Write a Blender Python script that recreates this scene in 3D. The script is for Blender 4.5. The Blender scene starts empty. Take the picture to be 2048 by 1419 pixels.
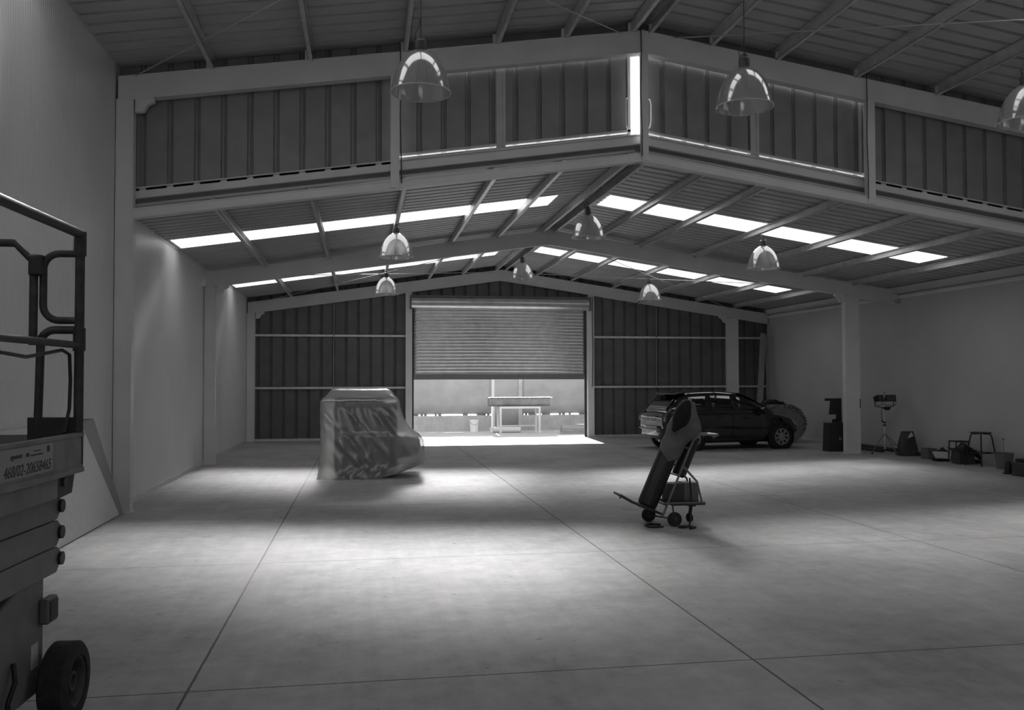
import bpy, bmesh, math, random
from mathutils import Vector, Matrix, noise
random.seed(7)
R = math.radians
S = bpy.context.scene
COL = S.collection
PI = math.pi

# ------------------------------------------------------------------ camera
cam = bpy.data.objects.new('camera', bpy.data.cameras.new('camera'))
COL.objects.link(cam)
YAW, PITCH, ROLL = 0.165705, 0.026731, 0.002144
F = Vector((math.sin(YAW)*math.cos(PITCH), math.cos(YAW)*math.cos(PITCH), math.sin(PITCH)))
R0 = Vector((math.cos(YAW), -math.sin(YAW), 0))
U0 = R0.cross(F)
RV = R0*math.cos(ROLL) - U0*math.sin(ROLL)
UV = R0*math.sin(ROLL) + U0*math.cos(ROLL)
cam.matrix_world = Matrix(((RV.x, UV.x, -F.x, 0), (RV.y, UV.y, -F.y, 0), (RV.z, UV.z, -F.z, 1.75), (0, 0, 0, 1)))
cam.data.sensor_width = 36
cam.data.lens = 36*1779.8/2048
cam.data.clip_start = .05
S.camera = cam

# ------------------------------------------------------------------ world, sun, daylight, exposure
SKY, SUN, PANE, BEAM, BACK, SIDE = 1.0, 14.0, 1.7, 31.0, 13.0, 130.0
w = bpy.data.worlds.new('sky'); S.world = w; w.use_nodes = True
bg = w.node_tree.nodes['Background']
bg.inputs[0].default_value = (.9, .9, .9, 1); bg.inputs[1].default_value = SKY

def aim(o, loc, d, xdir=Vector((1, 0, 0))):
    z = -Vector(d).normalized(); x = (xdir - z*xdir.dot(z)).normalized(); y = z.cross(x)
    o.matrix_world = Matrix(((x.x, y.x, z.x, loc[0]), (x.y, y.y, z.y, loc[1]), (x.z, y.z, z.z, loc[2]), (0, 0, 0, 1)))

def lamp(name, kind, loc, d, xdir=Vector((1, 0, 0)), **kw):
    l = bpy.data.lights.new(name, kind)
    for k, v in kw.items(): setattr(l, k, v)
    o = bpy.data.objects.new(name, l); COL.objects.link(o); aim(o, loc, d, xdir); return o

lamp('sun', 'SUN', (0, 60, 40), (-.06, -1, -math.tan(R(31.5))), energy=SUN, angle=R(1.0))

XR = 4.03                                   # ridge line
ZL, ML = 5.12, .146                         # low roof: height of the sheets at the ridge, slope
ZH, MH = 7.02, .148                         # high roof
YB0 = -8.0
XW0, XW1 = -3.25, 12.45                     # side walls
YA, YB, YC = 12.41, 19.15, 25.95            # portal frames
def zlow(x): return ZL - ML*abs(x-XR)
def zhigh(x): return ZH - MH*abs(x-XR)

# sunlight that comes through each translucent roof strip (low bays, then the high bays)
SD = Vector((-.05, -1, -math.tan(R(33))))
def strip_light(x0, x1, y, zf, power):
    xm = (x0+x1)/2
    xd = Vector((x1-x0, 0, zf(x1)-zf(x0))).normalized()
    lamp('strip_daylight', 'AREA', (xm, y-.15, zf(xm)-.22), SD, xd, energy=power, shape='RECTANGLE',
         size=abs(x1-x0), size_y=.5, spread=R(20))
for yl, yr, pw in ((15.95, 15.95, 1), (22.8, 22.3, 1)):
    strip_light(-3.1, 3.4, yl, zlow, BEAM*pw)
    strip_light(4.45, 11.1, yr, zlow, BEAM*pw)
strip_light(-3.1, 3.4, 8.9, zhigh, 60)
strip_light(4.45, 11.1, 8.9, zhigh, 40)
# added fill lamp at an unseen doorway, itself added behind the camera
lamp('doorway_daylight', 'AREA', (-.3, YB0+.25, 2.1), (-.04, 1, .28), energy=BACK, shape='RECTANGLE', size=4.6, size_y=3.6, spread=R(110))

# added fill lamp out of view on the right wall, brightens the left side
lamp('window_daylight', 'AREA', (12.3, 4.2, 4.7), (-1, .03, .02), Vector((0, 1, 0)), energy=SIDE, shape='RECTANGLE', size=5.4, size_y=.9, spread=R(12))

vs = S.view_settings
S.display_settings.display_device = 'sRGB'
vs.view_transform = 'Standard'; vs.look = 'None'; vs.gamma = 1; vs.use_curve_mapping = False
vs.exposure = 0.15
S.cycles.max_bounces = 8; S.cycles.diffuse_bounces = 5; S.cycles.glossy_bounces = 3
S.cycles.transparent_max_bounces = 12
S.cycles.use_denoising = True
S.cycles.sample_clamp_indirect = 6

# ------------------------------------------------------------------ materials
MATS = {}
def mat(name, v, rough=.6, metal=0, spec=.4, alpha=None, noise_amt=0, noise_scale=4, bump=0, coat=0):
    if name in MATS: return MATS[name]
    m = bpy.data.materials.new(name); m.use_nodes = True; MATS[name] = m
    nt = m.node_tree; b = nt.nodes['Principled BSDF']
    b.inputs['Base Color'].default_value = (v, v, v, 1)
    b.inputs['Roughness'].default_value = rough; b.inputs['Metallic'].default_value = metal
    b.inputs['Specular IOR Level'].default_value = spec
    if coat: b.inputs['Coat Weight'].default_value = coat
    if noise_amt:
        tc = nt.nodes.new('ShaderNodeTexCoord'); n = nt.nodes.new('ShaderNodeTexNoise')
        n.inputs['Scale'].default_value = noise_scale; n.inputs['Detail'].default_value = 6
        nt.links.new(tc.outputs['Object'], n.inputs['Vector'])
        mr = nt.nodes.new('ShaderNodeMapRange')
        mr.inputs[1].default_value = .3; mr.inputs[2].default_value = .7
        mr.inputs[3].default_value = max(0, v*(1-noise_amt)); mr.inputs[4].default_value = min(1, v*(1+noise_amt))
        nt.links.new(n.outputs[0], mr.inputs[0]); nt.links.new(mr.outputs[0], b.inputs['Base Color'])
        if bump:
            bp = nt.nodes.new('ShaderNodeBump'); bp.inputs['Strength'].default_value = bump
            bp.inputs['Distance'].default_value = .02
            nt.links.new(n.outputs[0], bp.inputs['Height']); nt.links.new(bp.outputs[0], b.inputs['Normal'])
    return m

def emit_mat(name, v, s):
    m = bpy.data.materials.new(name); m.use_nodes = True; MATS[name] = m
    nt = m.node_tree; nt.nodes.clear()
    o = nt.nodes.new('ShaderNodeOutputMaterial'); e = nt.nodes.new('ShaderNodeEmission')
    e.inputs[0].default_value = (v, v, v, 1); e.inputs[1].default_value = s
    nt.links.new(e.outputs[0], o.inputs[0]); return m

def concrete(name, v, xs=(), ys=(), contrast=.22):
    m = bpy.data.materials.new(name); m.use_nodes = True; MATS[name] = m
    nt = m.node_tree; N = nt.nodes; L = nt.links; b = N['Principled BSDF']
    tc = N.new('ShaderNodeTexCoord'); sep = N.new('ShaderNodeSeparateXYZ'); L.new(tc.outputs['Object'], sep.inputs[0])
    def math_(op, a, c=None):
        n = N.new('ShaderNodeMath'); n.operation = op
        for i, q in enumerate((a, c)):
            if q is None: continue
            if isinstance(q, (int, float)): n.inputs[i].default_value = q
            else: L.new(q, n.inputs[i])
        return n.outputs[0]
    def nz(scale, detail, rough=.6, mp=None):
        n = N.new('ShaderNodeTexNoise'); n.inputs['Scale'].default_value = scale
        n.inputs['Detail'].default_value = detail; n.inputs['Roughness'].default_value = rough
        if mp:
            k = N.new('ShaderNodeMapping'); k.inputs['Rotation'].default_value = (0, 0, mp[0]); k.inputs['Scale'].default_value = mp[1]
            L.new(tc.outputs['Object'], k.inputs[0]); L.new(k.outputs[0], n.inputs['Vector'])
        else: L.new(tc.outputs['Object'], n.inputs['Vector'])
        return n.outputs[0]
    a = nz(.7, 8, .65); c = nz(5, 8, .7); d = nz(3.0, 5, .6, (.35, (3.5, .16, 1))); e = nz(3.0, 4, .6, (-.5, (4, .2, 1)))
    g = nz(60, 2)
    s = math_('ADD', math_('MULTIPLY', a, .46), math_('MULTIPLY', c, .31))
    s = math_('ADD', s, math_('MULTIPLY', d, .09)); s = math_('ADD', s, math_('MULTIPLY', e, .07)); s = math_('ADD', s, math_('MULTIPLY', g, .07))
    mr = N.new('ShaderNodeMapRange'); mr.inputs[1].default_value = .34; mr.inputs[2].default_value = .66
    mr.inputs[3].default_value = v*(1-contrast); mr.inputs[4].default_value = v*(1+contrast); L.new(s, mr.inputs[0])
    col = mr.outputs[0]
    wob = math_('MULTIPLY', math_('SUBTRACT', nz(5, 3), .5), .009)
    mask = None
    for ax, lst in ((0, xs), (1, ys)):
        for q, wd in lst:
            t = math_('ABSOLUTE', math_('SUBTRACT', math_('ADD', sep.outputs[ax], wob), q))
            k = math_('LESS_THAN', t, wd)
            mask = k if mask is None else math_('MAXIMUM', mask, k)
    # small dark specks
    sp = math_('GREATER_THAN', nz(9, 2, .4), .74)
    if mask is not None: col = math_('MULTIPLY', col, math_('SUBTRACT', 1, math_('MULTIPLY', mask, .78)))
    col = math_('MULTIPLY', col, math_('SUBTRACT', 1, math_('MULTIPLY', sp, .3)))
    L.new(col, b.inputs['Base Color'])
    b.inputs['Roughness'].default_value = .55; b.inputs['Specular IOR Level'].default_value = .35
    bp = N.new('ShaderNodeBump'); bp.inputs['Strength'].default_value = .12; bp.inputs['Distance'].default_value = .01
    L.new(c, bp.inputs['Height']); L.new(bp.outputs[0], b.inputs['Normal'])
    return m

def ribbed(name, v, axis, period, rough=.38, strength=.25, spec=.5):
    """sandwich panel: fine pressed ribs as a bump along one axis, faint patchy tone"""
    m = bpy.data.materials.new(name); m.use_nodes = True; MATS[name] = m
    nt = m.node_tree; N = nt.nodes; L = nt.links; b = N['Principled BSDF']
    tc = N.new('ShaderNodeTexCoord'); wv = N.new('ShaderNodeTexWave')
    wv.bands_direction = axis; wv.wave_profile = 'SIN'; wv.inputs['Scale'].default_value = .314/period
    L.new(tc.outputs['Object'], wv.inputs['Vector'])
    bp = N.new('ShaderNodeBump'); bp.inputs['Strength'].default_value = strength; bp.inputs['Distance'].default_value = .004
    L.new(wv.outputs['Fac'], bp.inputs['Height']); L.new(bp.outputs[0], b.inputs['Normal'])
    n = N.new('ShaderNodeTexNoise'); n.inputs['Scale'].default_value = .8; n.inputs['Detail'].default_value = 5
    L.new(tc.outputs['Object'], n.inputs['Vector'])
    mr = N.new('ShaderNodeMapRange'); mr.inputs[1].default_value = .3; mr.inputs[2].default_value = .7
    mr.inputs[3].default_value = v*.94; mr.inputs[4].default_value = v*1.05
    L.new(n.outputs[0], mr.inputs[0]); L.new(mr.outputs[0], b.inputs['Base Color'])
    b.inputs['Roughness'].default_value = rough; b.inputs['Specular IOR Level'].default_value = spec
    return m

def clear_mat(name, v, transp, gloss, rough, transl=.3):
    """plastic film / moulded reflector: part see-through, part shiny, part milky"""
    m = bpy.data.materials.new(name); m.use_nodes = True; MATS[name] = m
    nt = m.node_tree; N = nt.nodes; L = nt.links; N.clear()
    o = N.new('ShaderNodeOutputMaterial'); t = N.new('ShaderNodeBsdfTransparent'); g = N.new('ShaderNodeBsdfGlossy')
    d = N.new('ShaderNodeBsdfDiffuse'); tr = N.new('ShaderNodeBsdfTranslucent')
    for q in (t, g, d, tr): q.inputs[0].default_value = (v, v, v, 1)
    t.inputs[0].default_value = (.95, .95, .95, 1)
    g.inputs['Roughness'].default_value = rough
    m1 = N.new('ShaderNodeMixShader'); m1.inputs[0].default_value = transl; L.new(d.outputs[0], m1.inputs[1]); L.new(tr.outputs[0], m1.inputs[2])
    m2 = N.new('ShaderNodeMixShader'); m2.inputs[0].default_value = transp; L.new(m1.outputs[0], m2.inputs[1]); L.new(t.outputs[0], m2.inputs[2])
    lw = N.new('ShaderNodeLayerWeight'); lw.inputs[0].default_value = .35
    mu = N.new('ShaderNodeMapRange'); mu.inputs[3].default_value = gloss*.5; mu.inputs[4].default_value = min(1, gloss*1.6)
    L.new(lw.outputs['Facing'], mu.inputs[0])
    m3 = N.new('ShaderNodeMixShader'); L.new(mu.outputs[0], m3.inputs[0]); L.new(m2.outputs[0], m3.inputs[1]); L.new(g.outputs[0], m3.inputs[2])
    L.new(m3.outputs[0], o.inputs[0]); return m

JX = [(-.97, .008), (2.4, .008), (5.88, .007), (9.3, .006)]
JY = [(1.9, .006), (5.27, .007), (8.8, .006), (12.55, .007), (16.3, .005), (20.0, .005), (23.6, .005)]
M_FLOOR = concrete('floor concrete', .37, JX, JY, .42)
M_YARD = concrete('yard concrete', .55, contrast=.12)
M_DWARF = concrete('dwarf wall plaster', .5, contrast=.35)
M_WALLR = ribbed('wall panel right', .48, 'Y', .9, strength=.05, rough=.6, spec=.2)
M_WALL = ribbed('wall panel', .70, 'Y', .06, strength=.7)
M_WALLX = ribbed('wall panel end', .5, 'X', .06)
M_STEEL = mat('painted steel', .66, .5, noise_amt=.06, noise_scale=2)
M_GALV = mat('galvanised steel', .62, .38, .3, noise_amt=.12, noise_scale=6)
M_ROOF = mat('roof sheet', .46, .5, .1, noise_amt=.08, noise_scale=1.5)
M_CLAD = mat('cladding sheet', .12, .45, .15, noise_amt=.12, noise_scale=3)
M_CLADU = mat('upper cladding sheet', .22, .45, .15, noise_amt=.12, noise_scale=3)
M_SHUT = mat('shutter steel', .62, .28, .75, noise_amt=.1, noise_scale=5)
M_PANE = emit_mat('translucent roof strip', 1.0, PANE)
M_ROD = mat('tie rod', .55, .4, .4)
M_BLACK = mat('black', .012, .5)
M_RUBBER = mat('rubber', .018, .8, noise_amt=.4, noise_scale=30)
M_DARK = mat('dark grey', .05, .6, noise_amt=.3)
M_MID = mat('mid grey', .2, .6, noise_amt=.2)
M_LIGHT = mat('light grey', .5, .6, noise_amt=.1)
M_WHITE = mat('white', .75, .5)

# ------------------------------------------------------------------ mesh helpers
class MB:
    def __init__(s): s.v = []; s.f = []
    def add(s, vs_, fs):
        n = len(s.v); s.v += [Vector(p) for p in vs_]; s.f += [tuple(i+n for i in f) for f in fs]; return s
    def box(s, x0, x1, y0, y1, z0, z1, M=None):
        p = [(x0,y0,z0),(x1,y0,z0),(x1,y1,z0),(x0,y1,z0),(x0,y0,z1),(x1,y0,z1),(x1,y1,z1),(x0,y1,z1)]
        if M: p = [M @ Vector(q) for q in p]
        return s.add(p, [(0,3,2,1),(4,5,6,7),(0,1,5,4),(1,2,6,5),(2,3,7,6),(3,0,4,7)])
    def prism(s, poly, axis, a, b):
        """extrude a 2D polygon; axis 'y': poly is (x,z); 'x': (y,z); 'z': (x,y)"""
        def P(q, t): return {'y': (q[0], t, q[1]), 'x': (t, q[0], q[1]), 'z': (q[0], q[1], t)}[axis]
        n = len(poly); p = [P(q, a) for q in poly] + [P(q, b) for q in poly]
        return s.add(p, [tuple(range(n)), tuple(range(2*n-1, n-1, -1))] + [(i, i+n, (i+1) % n + n, (i+1) % n) for i in range(n)])
    def beam(s, p, q, wd, ht, up=Vector((0, 0, 1))):
        p, q = Vector(p), Vector(q); d = (q-p).normalized()
        if abs(d.dot(up)) > .98: up = Vector((0, 1, 0))
        x = d.cross(up).normalized(); y = x.cross(d).normalized()
        c = [(-1,-1),(1,-1),(1,1),(-1,1)]
        vv = [e + x*(i*wd/2) + y*(j*ht/2) for e in (p, q) for i, j in c]
        return s.add(vv, [(3,2,1,0),(4,5,6,7),(0,1,5,4),(1,2,6,5),(2,3,7,6),(3,0,4,7)])
    def tube(s, pts, r, n=10, cap=True, closed=False):
        pts = [Vector(p) for p in pts]; m = len(pts); rs = r if isinstance(r, (list, tuple)) else [r]*m
        vv = []; prev = None
        for i, p in enumerate(pts):
            if closed: d = (pts[(i+1) % m]-pts[i-1])
            else: d = pts[min(i+1, m-1)]-pts[max(i-1, 0)]
            d.normalize()
            u = prev if prev is not None else (Vector((0,0,1)) if abs(d.z) < .9 else Vector((1,0,0)))
            x = (u - d*u.dot(d))
            if x.length < 1e-6: x = d.orthogonal()
            x.normalize(); prev = x; y = d.cross(x)
            vv += [p + (x*math.cos(2*PI*k/n) + y*math.sin(2*PI*k/n))*rs[i] for k in range(n)]
        fs = [(i*n+k, i*n+(k+1) % n, (i+1)*n+(k+1) % n, (i+1)*n+k) for i in range(m-1) for k in range(n)]
        if closed: fs += [((m-1)*n+k, (m-1)*n+(k+1) % n, (k+1) % n, k) for k in range(n)]
        elif cap: fs += [tuple(range(n-1, -1, -1)), tuple(range((m-1)*n, m*n))]
        return s.add(vv, fs)
    def lathe(s, prof, n=32, M=None, close=False):
        """profile of (r, z) turned about z"""
        vv = []; fs = []; m = len(prof)
        for r, z in prof:
            vv += [(r*math.cos(2*PI*k/n), r*math.sin(2*PI*k/n), z) for k in range(n)]
        rng = m if close else m-1
        fs = [(i*n+k, i*n+(k+1) % n, ((i+1) % m)*n+(k+1) % n, ((i+1) % m)*n+k) for i in range(rng) for k in range(n)]
        if not close:
            if prof[0][0] > 1e-6: fs.append(tuple(range(n-1, -1, -1)))
            if prof[-1][0] > 1e-6: fs.append(tuple(range((m-1)*n, m*n)))
        if M: vv = [M @ Vector(q) for q in vv]
        return s.add(vv, fs)
    def cyl(s, p, q, r, n=20, r2=None):
        return s.tube([p, q], [r, r if r2 is None else r2], n)
    def loft(s, rings, cap=True):
        n = len(rings[0]); m = len(rings); vv = [p for r_ in rings for p in r_]
        fs = [(i*n+k, i*n+(k+1) % n, (i+1)*n+(k+1) % n, (i+1)*n+k) for i in range(m-1) for k in range(n)]
        if cap: fs += [tuple(range(n-1, -1, -1)), tuple(range((m-1)*n, m*n))]
        return s.add(vv, fs)
    def grid(s, rows):
        n = len(rows[0]); m = len(rows)
        return s.add([p for r_ in rows for p in r_], [(i*n+k, i*n+k+1, (i+1)*n+k+1, (i+1)*n+k) for i in range(m-1) for k in range(n-1)])
    def build(s, name, m, parent=None, smooth=None, bevel=0, solid=0, origin=None):
        me = bpy.data.meshes.new(name); o = bpy.data.objects.new(name, me); COL.objects.link(o)
        off = Vector(origin) if origin else Vector((0, 0, 0))
        me.from_pydata([tuple(p-off) for p in s.v], [], s.f); me.materials.append(m)
        bm = bmesh.new(); bm.from_mesh(me)
        bmesh.ops.recalc_face_normals(bm, faces=bm.faces); bm.to_mesh(me); bm.free()
        if smooth is not None:
            for p in me.polygons: p.use_smooth = True
            me.set_sharp_from_angle(angle=R(smooth))
        if solid:
            k = o.modifiers.new('solid', 'SOLIDIFY'); k.thickness = solid; k.offset = 0
        if bevel:
            k = o.modifiers.new('bevel', 'BEVEL'); k.width = bevel; k.segments = 2; k.limit_method = 'ANGLE'
        o.location = off
        if parent: o.parent = parent
        return o

def tag(o, label, cat, group=None, kind=None):
    o['label'] = label; o['category'] = cat
    if group: o['group'] = group
    if kind: o['kind'] = kind
    return o
def thing(name, label, cat, loc=(0, 0, 0), rz=0, group=None):
    o = bpy.data.objects.new(name, None); COL.objects.link(o)
    o.location = loc; o.rotation_euler = (0, 0, rz); o.empty_display_size = .2
    return tag(o, label, cat, group)
def struct(o): o['kind'] = 'structure'; return o
def dup(root, loc, label, rz=None):
    r = root.copy(); COL.objects.link(r); r.location = loc; r['label'] = label
    if rz is not None: r.rotation_euler = (0, 0, rz)
    for ch in list(root.children):
        c = ch.copy(); COL.objects.link(c); c.parent = r
        for g in list(ch.children):
            d = g.copy(); COL.objects.link(d); d.parent = c
    return r
def text(name, s, size, M, m, parent, shear=0, extrude=.0008, align='LEFT'):
    cu = bpy.data.curves.new(name, 'FONT'); cu.body = s; cu.size = size; cu.shear = shear; cu.extrude = extrude; cu.align_x = align
    t = bpy.data.objects.new(name, cu); COL.objects.link(t)
    dg = bpy.context.evaluated_depsgraph_get()
    me = bpy.data.meshes.new_from_object(t.evaluated_get(dg)); me.name = name
    bpy.data.objects.remove(t)
    o = bpy.data.objects.new(name, me); COL.objects.link(o)
    me.transform(M); me.materials.clear(); me.materials.append(m)
    if parent: o.parent = parent
    return o

# ------------------------------------------------------------------ the setting
YEND = 26.25
struct(MB().box(XW0-.2, XW1+.2, YB0-.2, YEND+.1, -.2, 0).build('floor', M_FLOOR))
struct(MB().box(-40, 50, YEND+.1, 70, -.25, -.02).build('ground_yard', M_YARD))

# side walls: panels that follow the two eaves heights
def side(x0, x1, name):
    e = x0 if x0 < 0 else x1
    zl, zh = zlow(x0 if x0 > 0 else x1)+.12, zhigh(x0 if x0 > 0 else x1)+.12
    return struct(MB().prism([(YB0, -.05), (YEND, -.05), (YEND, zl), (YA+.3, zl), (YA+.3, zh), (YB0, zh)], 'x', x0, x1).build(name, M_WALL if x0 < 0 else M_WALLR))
side(XW0-.1, XW0, 'wall_left'); side(XW1, XW1+.1, 'wall_right')
# wall behind the camera
struct(MB().prism([(XW0, 0), (-2.7, 0), (-2.7, 4.1), (2.1, 4.1), (2.1, 0), (XW1, 0), (XW1, zhigh(XW1)+.03), (XR, ZH+.03), (XW0, zhigh(XW0)+.03)], 'y', YB0-.1, YB0).build('wall_back', M_WALLX))
struct(MB().box(XW1-.03, XW1+.0, 1.5, 6.9, 4.2, 5.2).build('window_9', M_PANE))  # added glowing pane, out of view, goes with the side fill lamp
# base flashing along the side walls
struct(MB().box(XW0, XW0+.02, YB0, YEND, 0, .08).build('baseboard_left', M_GALV))
struct(MB().box(XW1-.02, XW1, YB0, YEND, 0, .08).build('baseboard_right', M_GALV))

def roof_sheet(name, x0, x1, y0, y1, zf, period=.25, h=.06):
    """trapezoidal sheet: flat pans with narrow upstanding ribs running down the slope"""
    ys = []; y = y0
    while y < y1-1e-6:
        for d, z in ((0, 0), (period-.07, 0), (period-.06, h), (period-.01, h)):
            if y+d < y1: ys.append((y+d, z))
        y += period
    ys.append((y1, 0))
    b = MB(); rows = [[(x, yy, zf(x)+zz) for yy, zz in ys] for x in (x0, x1)]
    b.grid(rows)
    top = [[(x, yy, zf(x)+zz+.03) for yy, zz in ys] for x in (x0, x1)]
    b.grid(top)
    n = len(ys); k = 2*n                    # close the rim
    fs = []
    for i in range(n-1): fs += [(i, i+1, k+i+1, k+i), (n+i, k+n+i, k+n+i+1, n+i+1)]
    fs += [(0, k, k+n, n), (n-1, 2*n-1, k+2*n-1, k+n-1)]
    b.f += fs
    return struct(b.build(name, M_ROOF))
def roof_strip(n, x0, x1, y0, y1, zf):
    p = [(x, y, zf(x)+dz) for dz in (-.005, .012) for x, y in ((x0, y0), (x1, y0), (x1, y1), (x0, y1))]
    return struct(MB().add(p, [(0,3,2,1),(4,5,6,7),(0,1,5,4),(1,2,6,5),(2,3,7,6),(3,0,4,7)]).build('window_%d' % n, M_PANE))
wn = 0
for side_, (xa, xb), f0, f1 in (('left', (XW0, XR-.06), 22.4, 23.25), ('right', (XW1, XR+.06), 21.85, 22.75)):
    for y0, y1 in ((YA+.22, 15.5), (16.4, f0), (f1, YEND+.3)):
        roof_sheet('ceiling_low_' + side_, xa, xb, y0, y1, zlow)
    for y0, y1 in ((YB0, 1.6), (2.5, 8.45), (9.35, YA+.45)):
        roof_sheet('ceiling_high_' + side_, xa, xb, y0, y1, zhigh, .30)
    sx = (-3.17, 3.43) if side_ == 'left' else (11.12, 4.40)
    for y0, y1, zf in ((15.5, 16.4, zlow), (f0, f1, zlow), (1.6, 2.5, zhigh), (8.45, 9.35, zhigh)):
        wn += 1; roof_strip(wn, sx[0], sx[1], y0, y1, zf)
        roof_sheet('ceiling_infill_' + side_, sx[1], xb, y0, y1, zf, .225)
        roof_sheet('ceiling_infill_' + side_, xa, sx[0], y0, y1, zf, .225)
# ridge caps
struct(MB().prism([(XR-.32, zlow(XR-.32)+.045), (XR, ZL+.05), (XR+.32, zlow(XR+.32)+.045), (XR+.32, zlow(XR+.32)+.06), (XR, ZL+.07), (XR-.32, zlow(XR-.32)+.06)], 'y', YA+.25, YEND+.3).build('ceiling_ridge_cap', M_GALV))
struct(MB().prism([(XR-.32, zhigh(XR-.32)+.045), (XR, ZH+.05), (XR+.32, zhigh(XR+.32)+.045), (XR+.32, zhigh(XR+.32)+.06), (XR, ZH+.07), (XR-.32, zhigh(XR-.32)+.06)], 'y', YB0, YA+.25).build('ceiling_ridge_cap', M_GALV))

# portal frames: I-section columns and rafters
def i_column(x0, x1, y, z1, name):
    b = MB(); yw = .075
    b.box(x0, x0+.014, y, y+2*yw, 0, z1).box(x1-.014, x1, y, y+2*yw, 0, z1)
    b.box(x0+.014, x1-.014, y+.012, y+.03, 0, z1).box(x0-.02, x1+.02, y-.03, y+2*yw+.03, 0, .015)
    return struct(b.build(name, M_STEEL))
def rafter(y, zt, dep, m, x0, x1, haunch=True, cols=(-3.0, 11.08), name='beam_rafter', drop=0):
    b = MB(); yw = .075; t = .016
    for sgn, xe in ((-1, x0), (1, x1)):
        def zz(x): return zt - m*abs(x-XR)
        def slab(a0, a1, ya, yb):       # offsets below the top line
            b.prism([(XR, zz(XR)-a0), (xe, zz(xe)-a0), (xe, zz(xe)-a1), (XR, zz(XR)-a1)], 'y', ya, yb)
        slab(0, t, y, y+2*yw); slab(dep-t, dep, y, y+2*yw); slab(t, dep-t, y+.012, y+.03)
        if haunch:                      # stepped bracket at the column head
            xc = cols[0] if sgn < 0 else cols[1]; d = -sgn
            z0 = zz(xc)-dep
            b.prism([(xc, z0+.02), (xc+d*.24, z0+.03), (xc+d*.24, z0-.02), (xc+d*.16, z0-.06), (xc+d*.10, z0-.16), (xc, z0-.17)], 'y', y+.005, y+.1)
    b.box(XR-.012, XR+.012, y-.004, y+2*yw, zt-dep-.015, zt+.0)
    return struct(b.build(name, M_STEEL))
zLt = 5.03                                   # top of low rafters at the ridge
for y, dz in ((YB, 0), (YC, -.05)):
    rafter(y, zLt+dz, .32, ML, XW0+.03, XW1-.03)
    i_column(-3.24, -3.02, y, zLt+dz-ML*(XR+3.12)-.31, 'column_left')
    i_column(11.08, 11.44, y, zLt+dz-ML*(11.26-XR)-.31, 'column_right')
zHt = ZH-.17
for y in (YB0+.3, -1.2, 5.6, YA):
    rafter(y, zHt, .33, MH, XW0+.03, XW1-.03)
    i_column(-3.24, -3.02, y, zHt-MH*(XR+3.12)-.32, 'column_left')
    i_column(11.08, 11.44, y, zHt-MH*(11.26-XR)-.32, 'column_right')
# lower rafter of the stepped gable, the channel under its cladding, and the gable posts
rafter(YA+.02, zLt+.02, .125, ML, XW0+.2, XW1-.05, haunch=False, name='beam_lower_rafter')
def sloped(b, x0, x1, za, zb, y0, y1, zt, m):
    for xa, xb in ((x0, min(XR, x1)), (max(XR, x0), x1)):
        if xb > xa:
            b.prism([(xa, zt-m*abs(xa-XR)-zb), (xb, zt-m*abs(xb-XR)-zb), (xb, zt-m*abs(xb-XR)-za), (xa, zt-m*abs(xa-XR)-za)], 'y', y0, y1)
b = MB(); sloped(b, XW0, XW1, 0, .012, YA+.16, YA+.31, 5.36, ML); sloped(b, XW0, XW1, .012, .15, YA+.2, YA+.215, 5.36, ML); sloped(b, -3.02, XW1, .138, .15, YA+.15, YA+.2, 5.36, ML)
struct(b.build('beam_sill_channel', M_STEEL))
b = MB(); sloped(b, XW0, XW1, .12, .235, YA+.225, YA+.24, 5.36, ML); struct(b.build('trim_flashing', M_CLAD))
for x, wd in ((.43, .12), (4.06, .10), (7.65, .13)):
    struct(MB().box(x-wd/2, x+wd/2, YA+.005, YA+.1, zLt-ML*abs(x-XR)-.09, zHt-MH*abs(x-XR)-.31).build('column_gable_post', M_STEEL))

# profiled wall sheets with vertical ribs
def clad(name, x0, x1, y, zb, zt, m, period=.35, rib=.055, depth=.035):
    xs = []; x = x0
    while x < x1-1e-6:
        for d, k in ((0, 0), (period-rib-.03, 0), (period-rib-.012, depth), (period-rib+.012, depth), (period-rib+.02, depth*.55), (period-.03, depth*.55), (period-.022, depth), (period-.012, depth)):
            if x+d < x1: xs.append((x+d, k))
        x += period
    xs.append((x1, 0))
    xs = sorted(set(xs + ([(XR, 0)] if x0 < XR < x1 and all(abs(q[0]-XR) > .01 for q in xs) else [])))
    bm = MB()
    f = [[(xx, y+k, zb(xx)) for xx, k in xs], [(xx, y+k, zt(xx)) for xx, k in xs]]
    g = [[(xx, y+k+.02, zb(xx)) for xx, k in xs], [(xx, y+k+.02, zt(xx)) for xx, k in xs]]
    bm.grid(f); bm.grid(g); n = len(xs)
    fs = [(0, n, 3*n, 2*n), (n-1, 3*n-1, 4*n-1, 2*n-1)]
    for i in range(n-1): fs += [(i, 2*n+i, 2*n+i+1, i+1), (n+i, n+i+1, 3*n+i+1, 3*n+i)]
    bm.f += fs
    return struct(bm.build(name, m))
sill = lambda x: 5.34 - ML*abs(x-XR)
head = lambda x: zhigh(x)+.035
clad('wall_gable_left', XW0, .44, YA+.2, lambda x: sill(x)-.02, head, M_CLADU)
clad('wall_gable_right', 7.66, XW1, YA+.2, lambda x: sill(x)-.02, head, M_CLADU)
lint = lambda x: zHt-MH*abs(x-XR)-.27
struct(MB().prism([(.44, lint(.44)), (XR, lint(XR)), (7.66, lint(7.66)), (7.66, head(7.66)), (XR, head(XR)), (.44, head(.44))], 'y', YA+.21, YA+.24).build('wall_gable_top', M_CLADU))
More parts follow.
